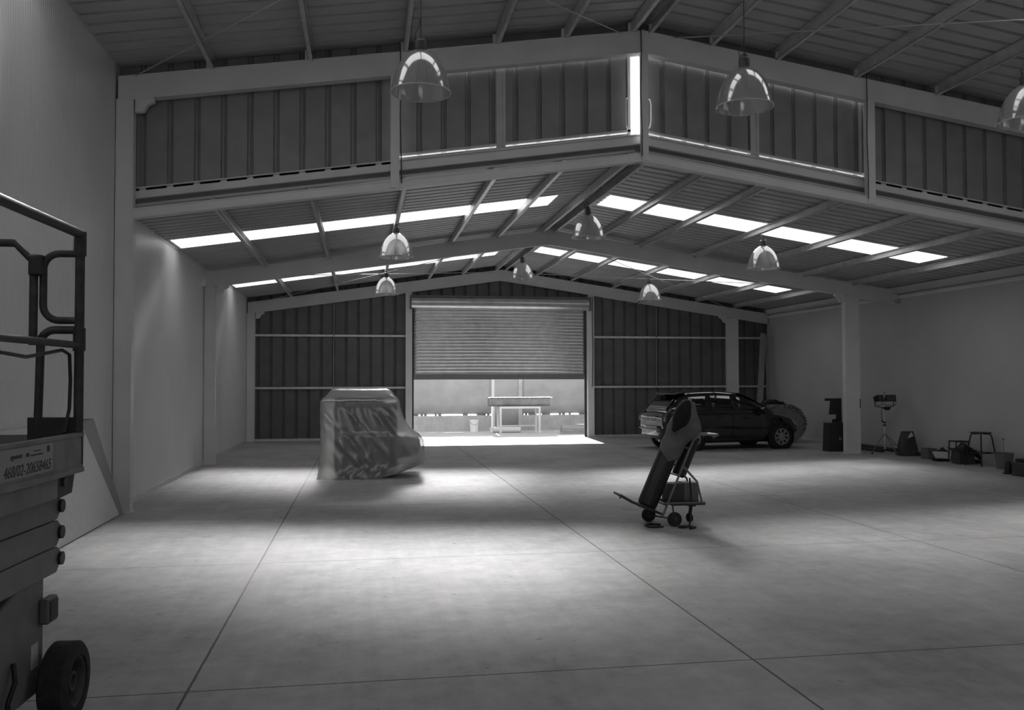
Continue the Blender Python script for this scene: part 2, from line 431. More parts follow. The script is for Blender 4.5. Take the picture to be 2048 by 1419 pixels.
# the two ribbed leaves of the high hatch, a slit of sky between them
def leaf(n, x0, x1, xm, hx):
    o = clad('door_%d' % n, x0+.02, x1-.02, YA+.31, lambda x: sill(x)+.10, lambda x: lint(x)+.06, M_CLADU)
    b = MB()
    for x in (x0+.005, x1-.045): b.box(x, x+.04, YA+.285, YA+.325, sill(x)+.016, lint(x)+.06)
    sloped(b, x0, x1, -.135, -.10, YA+.285, YA+.325, 5.34, ML); sloped(b, x0, x1, -.078, -.01, YA+.295, YA+.305, 5.34, ML)
    b.box(xm-.05, xm-.015, YA+.28, YA+.31, sill(xm)+.05, lint(xm)+.06).box(xm+.05, xm+.085, YA+.28, YA+.31, sill(xm)+.05, lint(xm)+.06)
    b.box(xm-.015, xm+.05, YA+.30, YA+.31, sill(xm)+.05, lint(xm)+.06)
    b.build('leaf_frame', M_LIGHT, o)
    d = 1 if hx > XR else -1; zc = sill(hx)
    pts = [(hx, YA+.27, zc+.14), (hx+d*.035, YA+.22, zc+.17), (hx+d*.045, YA+.2, zc+.26), (hx+d*.045, YA+.2, zc+.50), (hx+d*.035, YA+.22, zc+.58), (hx, YA+.27, zc+.60)]
    MB().tube(pts, .012, 8).build('handle', M_WHITE, o, 40)
leaf(1, .46, 3.925, 1.95, 3.87); leaf(2, 4.10, 7.74, 5.87, 4.17)

# end wall around the roller door
zc_top = lambda x: zlow(x)+.035
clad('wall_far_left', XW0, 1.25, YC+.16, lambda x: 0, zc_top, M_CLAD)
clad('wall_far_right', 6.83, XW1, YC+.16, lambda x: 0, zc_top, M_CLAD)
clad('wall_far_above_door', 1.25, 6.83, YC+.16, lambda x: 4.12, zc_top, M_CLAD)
for z in (1.5, 3.0, .03):
    for xa, xb in ((-3.02, 1.22), (6.85, XW1)):
        struct(MB().box(xa, xb, YC+.09, YC+.15, z-.03, z+.03).build('beam_wall_rail', M_GALV))
for x, z0, z1 in ((-.83, 1.5, 4.0), (8.82, 1.5, 4.0)):
    struct(MB().box(x-.015, x+.015, YC+.08, YC+.09, z0, z1).build('trim_sag_bar', M_CLADU))
for x0, x1, y1 in ((1.215, 1.40, YC+.22), (6.66, 6.85, YC+.22)):
    struct(MB().box(x0, x1, YC+.02, y1, 0, zLt-.3-ML*abs((x0+x1)/2-XR)).build('column_door_post', M_STEEL))
# roller door
door = struct(MB().box(1.40, 1.46, YC+.2, YC+.27, 0, 3.95).box(6.60, 6.66, YC+.2, YC+.27, 0, 3.95).build('door_3', M_DARK))
b = MB(); rows = []
z = 1.86
while z < 3.9:
    for k in range(8):
        a = k/8.0; rows.append((YC+.235 - .016*math.sin(PI*a)**.7, z + .0985*a))
    z += .0985
pr = [[(x + 0*0, yy + .0025*noise.noise((x*.8, zz*5, 1)), zz + .002*noise.noise((x*.6, zz*2, 5))) for x in [1.43 + i*(5.2/40) for i in range(41)]] for yy, zz in rows]
b.grid(pr).build('curtain', M_SHUT, door, 35, solid=.004)
MB().box(1.45, 6.61, YC+.20, YC+.26, 1.73, 1.87).build('bottom_rail', mat('shutter rail', .25, .4, .6), door, bevel=.008)
MB().lathe([(.185, 0), (.185, 5.3)], 40, Matrix.Translation((1.38, YC+.10, 3.98)) @ Matrix.Rotation(PI/2, 4, 'Y')).build('curtain_roll', M_SHUT, door, 40)
MB().box(1.40, 6.74, YC-.02, YC+.14, 4.13, 4.19).box(6.68, 6.74, YC-.06, YC+.14, 3.78, 4.19).box(1.34, 1.40, YC-.02, YC+.14, 3.78, 4.19).build('roll_housing', mat('shutter box', .16, .5, .3), door)

# purlins: cold-rolled C sections on top of the rafters
PX = [-2.05, -.75, .55, 1.86, 2.86, 3.86, 4.18, 5.12, 6.16, 7.45, 8.8, 10.1, 11.33]
def purlin(x, y0, y1, zf, ht):
    z1 = zf(x)-.012; z0 = z1-ht; b = MB(); s = 1 if x < XR else -1
    b.box(x-.004, x+.004, y0, y1, z0, z1)
    for za, zb in ((z0, z0+.006), (z1-.006, z1)): b.box(min(x, x+s*.06), max(x, x+s*.06), y0, y1, za, zb)
    b.box(min(x+s*.055, x+s*.06), max(x+s*.055, x+s*.06), y0, y1, z0, z0+.02)
    return struct(b.build('beam_purlin', M_GALV))
for x in PX:
    purlin(x, YA+.2, YEND+.1, zlow, .125); purlin(x, YB0, YA+.16, zhigh, .17)
# cleats that hold the purlins on the stepped frame
b = MB()
for x in PX:
    zt = zHt-MH*abs(x-XR); b.box(x-.05, x-.005, YA+.02, YA+.03, zt-.01, zt+.13)
struct(b.build('trim_purlin_cleats', M_STEEL))
# eaves channel along the right wall, edge angle along the left
for y0, y1, zf in ((YA+.2, YEND, zlow), (YB0, YA, zhigh)):
    z = zf(XW1); zl_ = zf(XW0)
    struct(MB().box(XW1-.1, XW1-.09, y0, y1, z-.16, z-.01).box(XW1-.16, XW1-.1, y0, y1, z-.165, z-.155).box(XW1-.04, XW1-.001, y0, y1, z-.28, z-.2).build('trim_eaves_right', M_STEEL))
    struct(MB().box(XW0+.001, XW0+.012, y0, y1, zl_-.03, zl_+.02).build('trim_eaves_left', M_GALV))

# roof bracing rods
def rod(p, q):
    struct(MB().tube([p, q], .008, 6).build('trim_brace_rod', M_ROD, smooth=40))
def hr(x, y): return (x, y, zhigh(x)-.19)
def lr(x, y): return (x, y, zlow(x)-.19)
rod(hr(-3.0, YA), hr(3.8, 5.7)); rod(hr(3.7, YA), hr(-3.0, 5.7)); rod(hr(4.5, YA), hr(11.2, 7.6)); rod(hr(11.2, YA), hr(4.3, 5.7))
rod(lr(-3.0, YC), lr(3.8, YB+.2)); rod(lr(3.8, YC), lr(-3.0, YB+.2)); rod(lr(4.3, YC), lr(11.2, YB+.2)); rod(lr(11.2, YC), lr(4.3, YB+.2))

# ------------------------------------------------------------------ pendant lamps
M_DOME = clear_mat('prismatic reflector', .72, .62, .42, .12, .5)
def make_lamp(loc, zc, label):
    t = thing('pendant_lamp', label, 'lamp', loc, 0, 'dome reflector lamps under the roof')
    prof = [(.300, .005), (.300, .03), (.290, .085), (.272, .16), (.245, .235), (.205, .31), (.150, .375), (.085, .425), (.052, .438)]
    inner = [(r-.006, z-.004) for r, z in reversed(prof)]
    MB().lathe(prof + inner, 48, close=True).build('lamp_shade', M_DOME, t, 50)
    MB().tube([(.304*math.cos(a*PI/24), .304*math.sin(a*PI/24), .006) for a in range(48)], .007, 8, closed=True).build('rim', M_LIGHT, t, 60)
    MB().lathe([(.055, .435), (.06, .445), (.06, .53), (.045, .545), (.04, .58), (.0, .585)], 24).build('lamp_holder', mat('lamp holder', .07, .5, .3), t, 30)
    MB().lathe([(.0, .12), (.03, .13), (.048, .17), (.05, .25), (.035, .32), (.025, .43), (0, .435)], 20).build('bulb', clear_mat('bulb glass', .8, .35, .2, .1), t, 60)
    MB().tube([(.0, 0, .585), (0, 0, zc-loc[2])], .007, 6).tube([(-.05, 0, .50), (-.06, 0, .60), (-.02, 0, .68), (0, 0, .8 if zc-loc[2] > .9 else zc-loc[2]-.02)], .005, 6).build('suspension_cord', M_DARK, t, 40)
    return t
rows = ((9.0, (4.65, 4.67, 4.66), zhigh, 'near bay', ''), (15.8, (3.89, 4.32, 3.82), zlow, 'middle bay', ''), (22.6, (3.88, 4.32, 3.82), zlow, 'far bay', ''))
where = {'near bay': ('large silver dome lamp hanging nearest the left wall, beside the first gable post',
                      'large silver dome lamp hanging just right of the bright slit in the gable',
                      'large silver dome lamp cut off by the right edge of the photo'),
         'middle bay': ('mid-sized dome lamp under the left roof slope, above the wrapped machine',
                        'mid-sized dome lamp hanging under the ridge in front of the middle rafter',
                        'mid-sized dome lamp below the right roof strip, in front of the middle rafter'),
         'far bay': ('small distant dome lamp left of the roller door, below the far roof strip',
                     'small distant dome lamp above the middle of the roller door',
                     'small distant dome lamp right of the roller door, above the dark car')}
for y, zs, zf, bay, _ in rows:
    for i, x in enumerate((.57, 4.06, 7.48)):
        make_lamp((x, y, zs[i]), zf(x)-.14, where[bay][i])

# ------------------------------------------------------------------ scissor lift (at the left edge)
AL = R(3.2); OU, ON = 0, 0
def LM(): return Matrix.Rotation(-AL, 4, 'Z')
# local frame of the lift: +y along the machine (away from the camera), +x outwards to the right
lift = thing('scissor_lift', 'grey scissor lift with dark guard rails, cut off by the left edge of the photo', 'lift',
             (math.sin(AL)*3.7 + math.cos(AL)*-2.28, math.cos(AL)*3.7 - math.sin(AL)*-2.28, 0), -AL)
LX = lambda n: n + 2.28
LY = lambda u: u - 3.7
M_LBODY = mat('lift paint', .16, .5, noise_amt=.15, noise_scale=6)
M_LPLAT = mat('lift platform paint', .17, .55, noise_amt=.2, noise_scale=8)
M_RAIL = mat('lift rail paint', .03, .6, noise_amt=.4, noise_scale=18)
M_STICK = mat('sticker', .27, .5)
M_INK = mat('ink', .03, .6)
xr = LX(-1.723); xl = LX(-2.83); u1 = LY(4.90); u0 = LY(2.55)
# platform: deck, toe boards
b = MB().box(xl, xr, u0, u1, 1.285, 1.31)
b.box(xr-.012, xr, u0, u1, 1.30, 1.465).box(xl, xl+.012, u0, u1, 1.30, 1.465).box(xl, xr, u1-.012, u1, 1.30, 1.465).box(xl, xr, u0, u0+.012, 1.30, 1.465)
b.box(xr-.03, xr+.004, u0, u1, 1.455, 1.475).box(xr-.02, xr+.006, u0, u1, 1.27, 1.295)
b.build('platform', M_LPLAT, lift, bevel=.003)
# label on the toe board with the hire number
TM = Matrix.Translation((xr+.0015, 0, 0)) @ Matrix.Rotation(PI/2, 4, 'Z') @ Matrix.Rotation(PI/2, 4, 'X')
pl = MB().box(xr, xr+.001, LY(3.4), LY(4.50), 1.318, 1.45).build('label_plate', M_STICK, lift)
text('lettering', '468/02-20658465', .070, TM @ Matrix.Translation((LY(4.475), 1.328, 0)) @ Matrix.Scale(1.0, 4, (1, 0, 0)), M_INK, pl, .25, align='RIGHT')
text('lettering', 'ngement', .034, TM @ Matrix.Translation((LY(4.16), 1.405, 0)), M_INK, pl, .3, align='RIGHT')
b = MB()
for (a0, a1, z0, z1) in ((4.20, 4.235, 1.405, 1.421), (4.25, 4.38, 1.404, 1.411), (4.28, 4.36, 1.423, 1.428), (4.43, 4.46, 1.410, 1.44)):
    b.box(xr+.001, xr+.0016, LY(a0), LY(a1), z0, z1)
b.build('emblem', M_INK, pl)
# guard rails
rr = .021
def railpart(name, runs, r=rr):
    b = MB()
    for q in runs: b.tube(q, r, 12)
    return b.build(name, M_RAIL, lift, 50)
zt = 2.515
railpart('top_rail', [[(xr-.02, u0, zt), (xr-.02, u1-.02, zt)], [(xl+.02, u0, zt), (xl+.02, u1-.02, zt)], [(xl+.02, u0+.02, zt), (xr-.02, u0+.02, zt)]], .025)
railpart('mid_rail', [[(xr-.02, u0, 1.93), (xr-.02, u1-.02, 1.93)], [(xl+.02, u0, 1.93), (xl+.02, u1-.02, 1.93)], [(xl+.02, u0+.02, 1.93), (xr-.02, u0+.02, 1.93)]], .018)
for x, y in ((xr-.02, u1-.02), (xl+.02, u1-.02), (xr-.02, u0+.02), (xl+.02, u0+.02), (xl+.02, (u0+u1)/2)):
    MB().tube([(x, y, 1.31), (x, y, zt)], .024, 12).tube([(x, y, 1.90), (x, y, 2.02)], .031, 12).tube([(x, y, 2.40), (x, y, zt+.01)], .031, 12).build('post', M_RAIL, lift, 50)
# end guard with its two looped bars
ye = u1-.02
def arc(cx, cz, r, a0, a1, n=7): return [(cx+r*math.cos(R(a0+(a1-a0)*i/n)), ye, cz+r*math.sin(R(a0+(a1-a0)*i/n))) for i in range(n+1)]
xa, xb = LX(-1.925), LX(-1.745)
railpart('loop_bar', [[(xb, ye, 2.41)] + arc(xa+.08, 2.33, .08, 90, 180) + arc(xa+.08, 2.14, .08, 180, 270) + [(xb, ye, 2.06)]], .019)
railpart('loop_bar', [[(xb, ye, 2.01)] + arc(xa+.06, 1.94, .07, 90, 180) + [(xa-.02, ye, 1.5)]], .021)
railpart('end_guard', [[(LX(-1.965), ye-.02, 1.93), (LX(-1.965), ye-.02, 2.36), (LX(-2.06), ye-.02, 2.46), (LX(-2.6), ye-.02, 2.46), (LX(-2.7), ye-.02, 2.36), (LX(-2.7), ye-.02, 1.40)]], .021)
MB().box(LX(-1.985), LX(-1.915), ye-.05, ye+.01, 2.29, 2.40).build('latch', M_BLACK, lift, bevel=.01)
MB().box(LX(-1.99), LX(-1.75), ye-.02, ye+.012, 1.40, 1.555).build('kick_plate', M_BLACK, lift, bevel=.004)
MB().tube([(xr-.045, LY(3.4), 1.86), (xr-.045, LY(3.95), 1.875), (xr-.045, LY(4.3), 1.855), (xr-.045, LY(4.72), 1.90), (xr-.05, LY(4.83), 1.88), (xr-.055, LY(4.86), 1.75), (xr-.055, LY(4.85), 1.60), (xr-.06, LY(4.8), 1.48)], .009, 8).build('control_cable', M_BLACK, lift, 60)
# slide bracket and rail under the platform
MB().prism([(u1, 1.285), (u1-.03, 1.285), (LY(4.83), 1.17), (LY(4.66), 1.16), (LY(4.50), 1.285)], 'x', xr-.08, xr-.03).build('end_bracket', M_BLACK, lift)
MB().cyl((xr-.03, LY(4.72), 1.235), (xr-.02, LY(4.72), 1.235), .022).build('bracket_pin', M_DARK, lift)
MB().box(xr-.07, xr-.02, u0+.1, LY(4.62), 1.165, 1.275).build('slide_rail', M_LPLAT, lift, bevel=.004)
# folded scissor arms
for i, z in enumerate((1.10, .965, .83)):
    for x0 in (xr-.16, xl+.10):
        b = MB(); y1 = LY(4.90)
        b.prism([(u0+.05, z-.03), (u0+.05, z+.07), (y1-.06, z+.062), (y1, z+.02), (y1, z-.005), (y1-.07, z-.068), (u0+.05, z-.06)], 'x', x0, x0+.06)
        a = b.build('scissor_arm', M_LBODY, lift, bevel=.006)
        MB().cyl((x0-.01, y1-.035, z-.002), (x0+.075, y1-.035, z-.002), .034, 20).build('arm_pin', M_BLACK, a, 40)
# chassis
cx1 = LX(-1.90); cx0 = LX(-2.66); cy1 = LY(4.87)
MB().prism([(u0-.1, .16), (u0-.1, .62), (LY(4.2), .62), (LY(4.55), .74), (cy1, .76), (cy1, .19), (cy1-.05, .16)], 'x', cx0, cx1).build('chassis', M_LBODY, lift, bevel=.012)
MB().prism([(LY(3.8), .735), (LY(3.8), .70), (LY(4.6), .795), (LY(4.6), .80)], 'x', cx1-.10, cx1+.02).build('arm_guide', M_BLACK, lift)
MB().box(cx1+.0, cx1+.05, LY(4.80), LY(4.93), .50, .63).build('lamp_box', mat('lift lamp', .1, .4), lift, bevel=.012)
MB().box(cx1+.05, cx1+.055, LY(4.82), LY(4.915), .515, .615).build('lamp_lens', M_BLACK, lift, bevel=.004)
MB().box(cx1, cx1+.002, LY(4.72), LY(4.80), .30, .42).build('sticker', M_LIGHT, lift)
MB().tube([(cx1+.01, LY(4.5), .40), (cx1+.04, LY(4.45), .33), (cx1+.03, LY(4.4), .25), (cx1+.02, LY(4.42), .18)], .012, 8).build('hose', M_BLACK, lift, 60)
def lift_wheel(x, y, side):
    M = Matrix.Translation((x, y, .2)) @ Matrix.Rotation(PI/2*side, 4, 'Y')
    wv = MB().lathe([(.125, -.0), (.128, .005), (.185, .0), (.2, -.012), (.2, -.118), (.185, -.13), (.125, -.13)], 44, M, close=True).build('wheel', M_RUBBER, lift, 40)
    MB().lathe([(0, -.05), (.03, -.045), (.035, -.02), (.05, -.02), (.055, -.055), (.10, -.06), (.115, -.01), (.127, -.003), (.127, -.07), (0, -.08)], 36, M).build('rim', M_DARK, wv, 40)
for x, y, sd in ((xr, LY(4.85), 1), (xr, LY(3.0), 1), (xl, LY(4.85), -1), (xl, LY(3.0), -1)): lift_wheel(x, y, sd)

# ------------------------------------------------------------------ offcut of wall panel leaning by the first column
p = thing('leaning_panel', 'pale panel offcut with a slanted end, leaning on the left wall by the first column', 'panel', (0, 0, 0))
def lean(y, s, off=0):                       # s: 0 at the floor, 1 at the top
    return Vector((XW0+.155 - .09*s + off, y, .012 + 1.27*s))
poly = [(8.4, 0), (12.33, 0), (11.33, 1), (8.4, 1)]
b = MB(); vv = [lean(y, s_) for y, s_ in poly] + [lean(y, s_, -.05) for y, s_ in poly]
b.add(vv, [(0,1,2,3),(7,6,5,4)] + [(i, i+4, (i+1)%4+4, (i+1)%4) for i in range(4)])
b.build('sheet', M_WALL, p)
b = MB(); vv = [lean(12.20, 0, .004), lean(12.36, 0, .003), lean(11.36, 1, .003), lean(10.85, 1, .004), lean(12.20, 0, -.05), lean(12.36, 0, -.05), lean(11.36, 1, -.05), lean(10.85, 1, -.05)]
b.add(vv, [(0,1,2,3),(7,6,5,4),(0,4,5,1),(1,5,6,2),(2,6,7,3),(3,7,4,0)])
b.build('edge_strip', mat('panel edge', .30, .6), p)  # shade along the slanted end, put in as a darker strip

# ------------------------------------------------------------------ machine under a plastic sheet
mc = thing('wrapped_machine', 'bulky machine shrouded in translucent plastic sheeting, in front of the roller door', 'machine', (0, 16.5, 0))
oy = -16.5
M_MACH = mat('machine paint', .03, .5, noise_amt=.2)
MB().box(-.50, .60, 15.98+oy, 17.2+oy, .10, 1.33).box(-.50, -.38, 16.15+oy, 17.1+oy, 1.33, 1.43).box(.24, .36, 16.15+oy, 17.1+oy, 1.33, 1.43).box(-.38, .24, 16.25+oy, 17.1+oy, 1.33, 1.42).build('cabinet', M_MACH, mc, bevel=.03)
MB().box(-.40, .50, 16.0+oy, 17.2+oy, .0, .10).build('base', M_BLACK, mc)
MB().prism([(.58, .32), (.95, .38), (1.02, .55), (1.0, .70), (.58, .74)], 'y', 16.1+oy, 17.1+oy).build('side_table', M_MACH, mc, bevel=.03)
rb = MB().box(-.46, .28, 15.93+oy, 15.97+oy, .79, .835).build('front_bar', mat('machine bar', .5, .4, .3), mc)
for x in (-.43, -.19, .05, .25): MB().cyl((x, 15.915+oy, .812), (x, 15.94+oy, .812), .016, 12).build('bolt', M_BLACK, rb)
MB().box(-.42, -.36, 15.95+oy, 15.985+oy, .12, .78).build('door_strip', M_MID, mc)
def cover():
    # level rings: z, x0, x1, y0, y1, corner radius
    lv = [(.0, -.80, .46, 15.84, 17.35, .05), (.03, -.79, .52, 15.84, 17.35, .05), (.10, -.77, .68, 15.85, 17.34, .06), (.19, -.765, .95, 15.86, 17.33, .09),
          (.24, -.762, 1.07, 15.86, 17.32, .10), (.38, -.758, 1.085, 15.86, 17.31, .11), (.55, -.752, 1.09, 15.86, 17.3, .12), (.66, -.75, 1.07, 15.86, 17.3, .12),
          (.75, -.75, .99, 15.86, 17.3, .10), (.79, -.75, .92, 15.87, 17.3, .08), (.84, -.748, .84, 15.87, 17.3, .06), (.95, -.746, .77, 15.87, 17.3, .05),
          (1.10, -.745, .70, 15.87, 17.3, .05), (1.25, -.742, .655, 15.88, 17.3, .05), (1.35, -.74, .64, 15.90, 17.3, .05), (1.39, -.72, .625, 15.95, 17.28, .06),
          (1.46, -.64, .55, 16.10, 17.22, .10), (1.53, -.58, .50, 16.28, 17.15, .10), (1.565, -.54, .47, 16.40, 17.1, .1), (1.57, -.4, .33, 16.55, 16.95, .1)]
    # subdivide levels
    L = []
    for a, b_ in zip(lv, lv[1:]):
        n = max(1, int((b_[0]-a[0])/.025))
        for i in range(n): L.append([a[k]+(b_[k]-a[k])*i/n for k in range(6)])
    L.append(list(lv[-1]))
    rings = []
    NP = 144
    for (z, x0, x1, y0, y1, r) in L:
        pts = []
        per = []
        cs = [(x1-r, y1-r, 0), (x0+r, y1-r, 90), (x0+r, y0+r, 180), (x1-r, y0+r, 270)]
        raw = []
        for cx_, cy_, a0 in cs:
            for k in range(5): raw.append(Vector((cx_+r*math.cos(R(a0+k*22.5)), cy_+r*math.sin(R(a0+k*22.5)), 0)))
        raw.append(raw[0]); d = [0]
        for a, b_ in zip(raw, raw[1:]): d.append(d[-1]+(b_-a).length)
        j = 0
        for k in range(NP):
            t = d[-1]*k/NP
            while d[j+1] < t: j += 1
            q = raw[j].lerp(raw[j+1], (t-d[j])/max(1e-9, d[j+1]-d[j]))
            c = Vector(((x0+x1)/2, (y0+y1)/2, 0)); out = (q-c).normalized()
            an = math.atan2(out.y, out.x)
            f = noise.noise((an*3.2 + .5*z, z*.7 + an*.8, 3.1)); g = noise.noise((q.x*5+z*1.5, q.y*5, z*1.6-q.x*1.2))
            h = noise.noise((q.x*2.4+z*2.2, q.y*2.4, 8.0))
            fold = (1-abs(f))**8*.013 + (1-abs(h))**16*.018 + g*.006 - .012
            if z < .05: fold += .012*noise.noise((q.x*12, q.y*12, 1))
            zz = z
            if z < .3:                       # the hem lifts towards the right end
                lift_ = max(0, (q.x-.30))*.30
                zz = max(z, lift_*(1-z/.4)) if q.x > .3 else z
            pts.append(Vector((q.x+out.x*fold, q.y+out.y*fold+oy, zz + .006*g + .008)))
        rings.append(pts)
    b = MB(); b.loft(rings, cap=False); n = len(rings[0]); m = len(rings)
    b.f.append(tuple(range((m-1)*n, m*n)))
    return b
cover().build('plastic_cover', clear_mat('plastic film', .60, .50, .26, .22, .45), mc, 70)

# ------------------------------------------------------------------ welding trolley with gas cylinders
tr = thing('welding_trolley', 'tilted welding trolley with two small wheels and a swivel castor standing on the open floor', 'trolley', (3.64, 10.31, 0))
O = Vector((3.64, 10.31, 0))
def T(x, y, z): return Vector((x, y, z)) - O
AX = (Vector((3.90, 10.36, 1.46)) - Vector((3.34, 10.30, .24))).normalized()
SIDE = Vector((0, 1, 0))
PERP = AX.cross(SIDE).normalized()          # points right and down from the cylinder
if PERP.x < 0: PERP = -PERP
BASE = Vector((3.35, 10.31, .21))
M_TUBE = mat('trolley tube', .16, .45, .3, noise_amt=.2)
b = MB()
for sy in (-.17, .17):
    p0 = BASE + AX*-.02 + PERP*.17 + SIDE*sy; p1 = BASE + AX*.95 + PERP*.17 + SIDE*sy
    b.tube([p0-O, p1-O], .014, 10)
    b.tube([p1-O, p1 + AX*.10 + PERP*.04 - O, Vector((4.20, 10.31+sy*.9, 1.07))-O], .013, 10)
    q = BASE + AX*.62 + PERP*.18 + SIDE*sy
    b.tube([q-O, T(3.93, 10.31+sy, .52), T(3.99, 10.31+sy, .27)], .013, 10)
    b.tube([T(3.52, 10.31+sy, .27), T(4.03, 10.31+sy, .27)], .012, 8)
for t in (.12, .5, .85):
    a = BASE + AX*t + PERP*.17; b.tube([a-SIDE*.17-O, a+SIDE*.17-O], .012, 8)
b.tube([T(4.20, 10.16, 1.07), T(4.20, 10.46, 1.07)], .013, 10)
b.build('frame', M_TUBE, tr, 50)
MB().tube([T(4.135, 10.16, 1.04), T(4.205, 10.16, 1.072), T(4.205, 10.46, 1.072), T(4.135, 10.46, 1.04)], .0145, 10).build('handle', mat('handle chrome', .12, .5, .4), tr, 50)
# toe plate: a bar bracket under the cylinder
b = MB()
for sy in (-.14, .14): b.tube([T(3.00, 10.31+sy, .375), T(3.22, 10.31+sy, .25), BASE+PERP*.17+SIDE*sy-O], .013, 8)
b.tube([T(3.00, 10.17, .375), T(3.00, 10.45, .375)], .013, 8); b.tube([T(3.00, 10.17, .375), T(2.985, 10.17, .34)], .012, 8)
b.beam(BASE-PERP*.14-O, BASE+PERP*.18-O, .34, .012, AX)
b.build('toe_plate', M_DARK, tr, 50)
def twheel(x, y, r, name='wheel'):
    M = Matrix.Translation(T(x, y, r)) @ Matrix.Rotation(PI/2, 4, 'X')
    wv = MB().lathe([(.5*r, -.02), (.9*r, -.022), (r, -.014), (r, .014), (.9*r, .022), (.5*r, .02)], 32, M, close=True).build(name, M_RUBBER, tr, 40)
    MB().lathe([(0, -.024), (.25*r, -.024), (.3*r, -.012), (.5*r, -.012), (.5*r, .012), (.3*r, .012), (.25*r, .024), (0, .024)], 24, M).build('hub', M_DARK, wv, 40)
twheel(3.64, 10.12, .085); twheel(3.45, 10.52, .085)
MB().tube([T(3.64, 10.12, .085), T(3.45, 10.52, .085)], .01, 8).tube([T(3.45, 10.14, .12), T(3.64, 10.14, .085), T(3.62, 10.14, .28)], .011, 8).build('axle', M_DARK, tr, 50)
b = MB().tube([T(3.93, 10.37, .055), T(3.945, 10.37, .16), T(3.95, 10.37, .20)], .012, 8).tube([T(3.93, 10.43, .055), T(3.945, 10.43, .16), T(3.95, 10.43, .20)], .012, 8).box(.27, .35, .03, .15, .195, .215)
b.box(-.02, .40, -.15, .27, .238, .262)
b.build('castor_fork', M_DARK, tr, 50)
M_ = Matrix.Translation(T(3.93, 10.40, .055)) @ Matrix.Rotation(R(-70), 4, 'Z') @ Matrix.Rotation(PI/2, 4, 'X')
MB().lathe([(0, -.018), (.04, -.018), (.055, -.012), (.055, .012), (.04, .018), (0, .018)], 28, M_).build('castor_wheel', M_RUBBER, tr, 40)
# large cylinder strapped to it
def cyl_frame(base, ax):
    z = ax; x = z.orthogonal().normalized(); y = z.cross(x)
    return Matrix(((x.x, y.x, z.x, base.x), (x.y, y.y, z.y, base.y), (x.z, y.z, z.z, base.z), (0, 0, 0, 1)))
gc = thing('gas_cylinder', 'tall dark gas cylinder lying back on the welding trolley, its top hidden by a cloth', 'gas cylinder', BASE)
CM = cyl_frame(BASE, AX); CML = Matrix.Translation(-BASE) @ CM
MB().lathe([(.0, .012), (.09, .01), (.112, .025), (.118, .06), (.118, 1.12), (.113, 1.18), (.095, 1.24), (.06, 1.28), (.038, 1.30), (.036, 1.34), (0, 1.34)], 40, CML).build('cylinder_body', mat('cylinder paint', .012, .4), gc, 40)
MB().lathe([(.0, 1.335), (.03, 1.335), (.03, 1.38), (.02, 1.39), (.02, 1.43), (0, 1.43)], 16, CML).build('valve', mat('brass', .3, .3, .8), gc, 40)
# cloth over the upper half
def cloth():
    rows = []; nu, nv = 60, 34
    for j in range(nv+1):
        v = j/nv; row = []
        for i in range(nu+1):
            u = i/nu; ang = -150 + 300*u                      # around the cylinder, 0 = side facing the camera
            t0 = .60 + .22*(abs(u-.5)*2) - .0                # V-shaped lower hem
            t = t0 + (1.40-t0)*v
            r = .128 + .022*math.sin(u*30+v*4)*(.25+.75*abs(u-.40)) * (0.4+v) + .012*noise.noise((u*6, v*6, 2))
            if t > 1.1: r *= 1 - .78*((t-1.1)/.30)**1.3
            r += max(0, math.cos(R(ang-78)))**6 * (.11*math.exp(-((t-1.10)/.16)**2) + .02)
            d = (-SIDE)*math.cos(R(ang)) + PERP*math.sin(R(ang))
            row.append(BASE + AX*t + d*r + PERP*.02*v*v)
        rows.append(row)
    return MB().grid([[p_-BASE for p_ in r_] for r_ in rows])
cl = cloth().build('cloth', mat('canvas', .12, .85, noise_amt=.2, noise_scale=9), None, 80, solid=.004)
cl.location = BASE; tag(cl, 'grey canvas cloth draped over the top of the tilted gas cylinder', 'cloth')
# short second cylinder
B2 = Vector((3.79, 10.41, .56))
g2 = thing('gas_cylinder', 'short black gas cylinder held at the back of the trolley frame behind the tall one', 'gas cylinder', B2)
CM2 = Matrix.Translation(-B2) @ cyl_frame(B2, AX)
MB().lathe([(.0, .0), (.06, .0), (.082, .02), (.085, .05), (.085, .42), (.078, .48), (.05, .53), (.025, .55), (.022, .59), (0, .59)], 32, CM2).build('cylinder_body', M_BLACK, g2, 40)
MB().lathe([(.0, .585), (.018, .585), (.018, .62), (0, .625)], 12, CM2).build('valve', M_DARK, g2, 40)
# dark jacket thrown over the top
def jacket():
    b = MB(); rings = []
    cpts = [(3.655, 1.12, .02), (3.69, 1.17, .05), (3.725, 1.23, .085), (3.755, 1.29, .105), (3.785, 1.35, .10), (3.81, 1.41, .08), (3.835, 1.46, .055), (3.85, 1.49, .02)]
    for i, (x, z, r) in enumerate(cpts):
        c = Vector((x, 10.19, z)); d = Vector((.55, 0, .83)); px = Vector((.83, 0, -.55))
        rings.append([c + px*(r*math.cos(2*PI*k/24)*(1+.25*noise.noise((k*.6, i*.8, 1)))) + Vector((0, 1, 0))*(r*1.1*math.sin(2*PI*k/24)*(1+.25*noise.noise((k*.5, i, 4)))) - Vector((3.75, 10.22, 1.2)) for k in range(24)])
    return b.loft(rings)
jk = jacket().build('jacket', mat('black cloth', .008, .9), None, 80); jk.location = (3.75, 10.22, 1.2)
tag(jk, 'black jacket bunched over the top of the tilted cylinder', 'jacket')
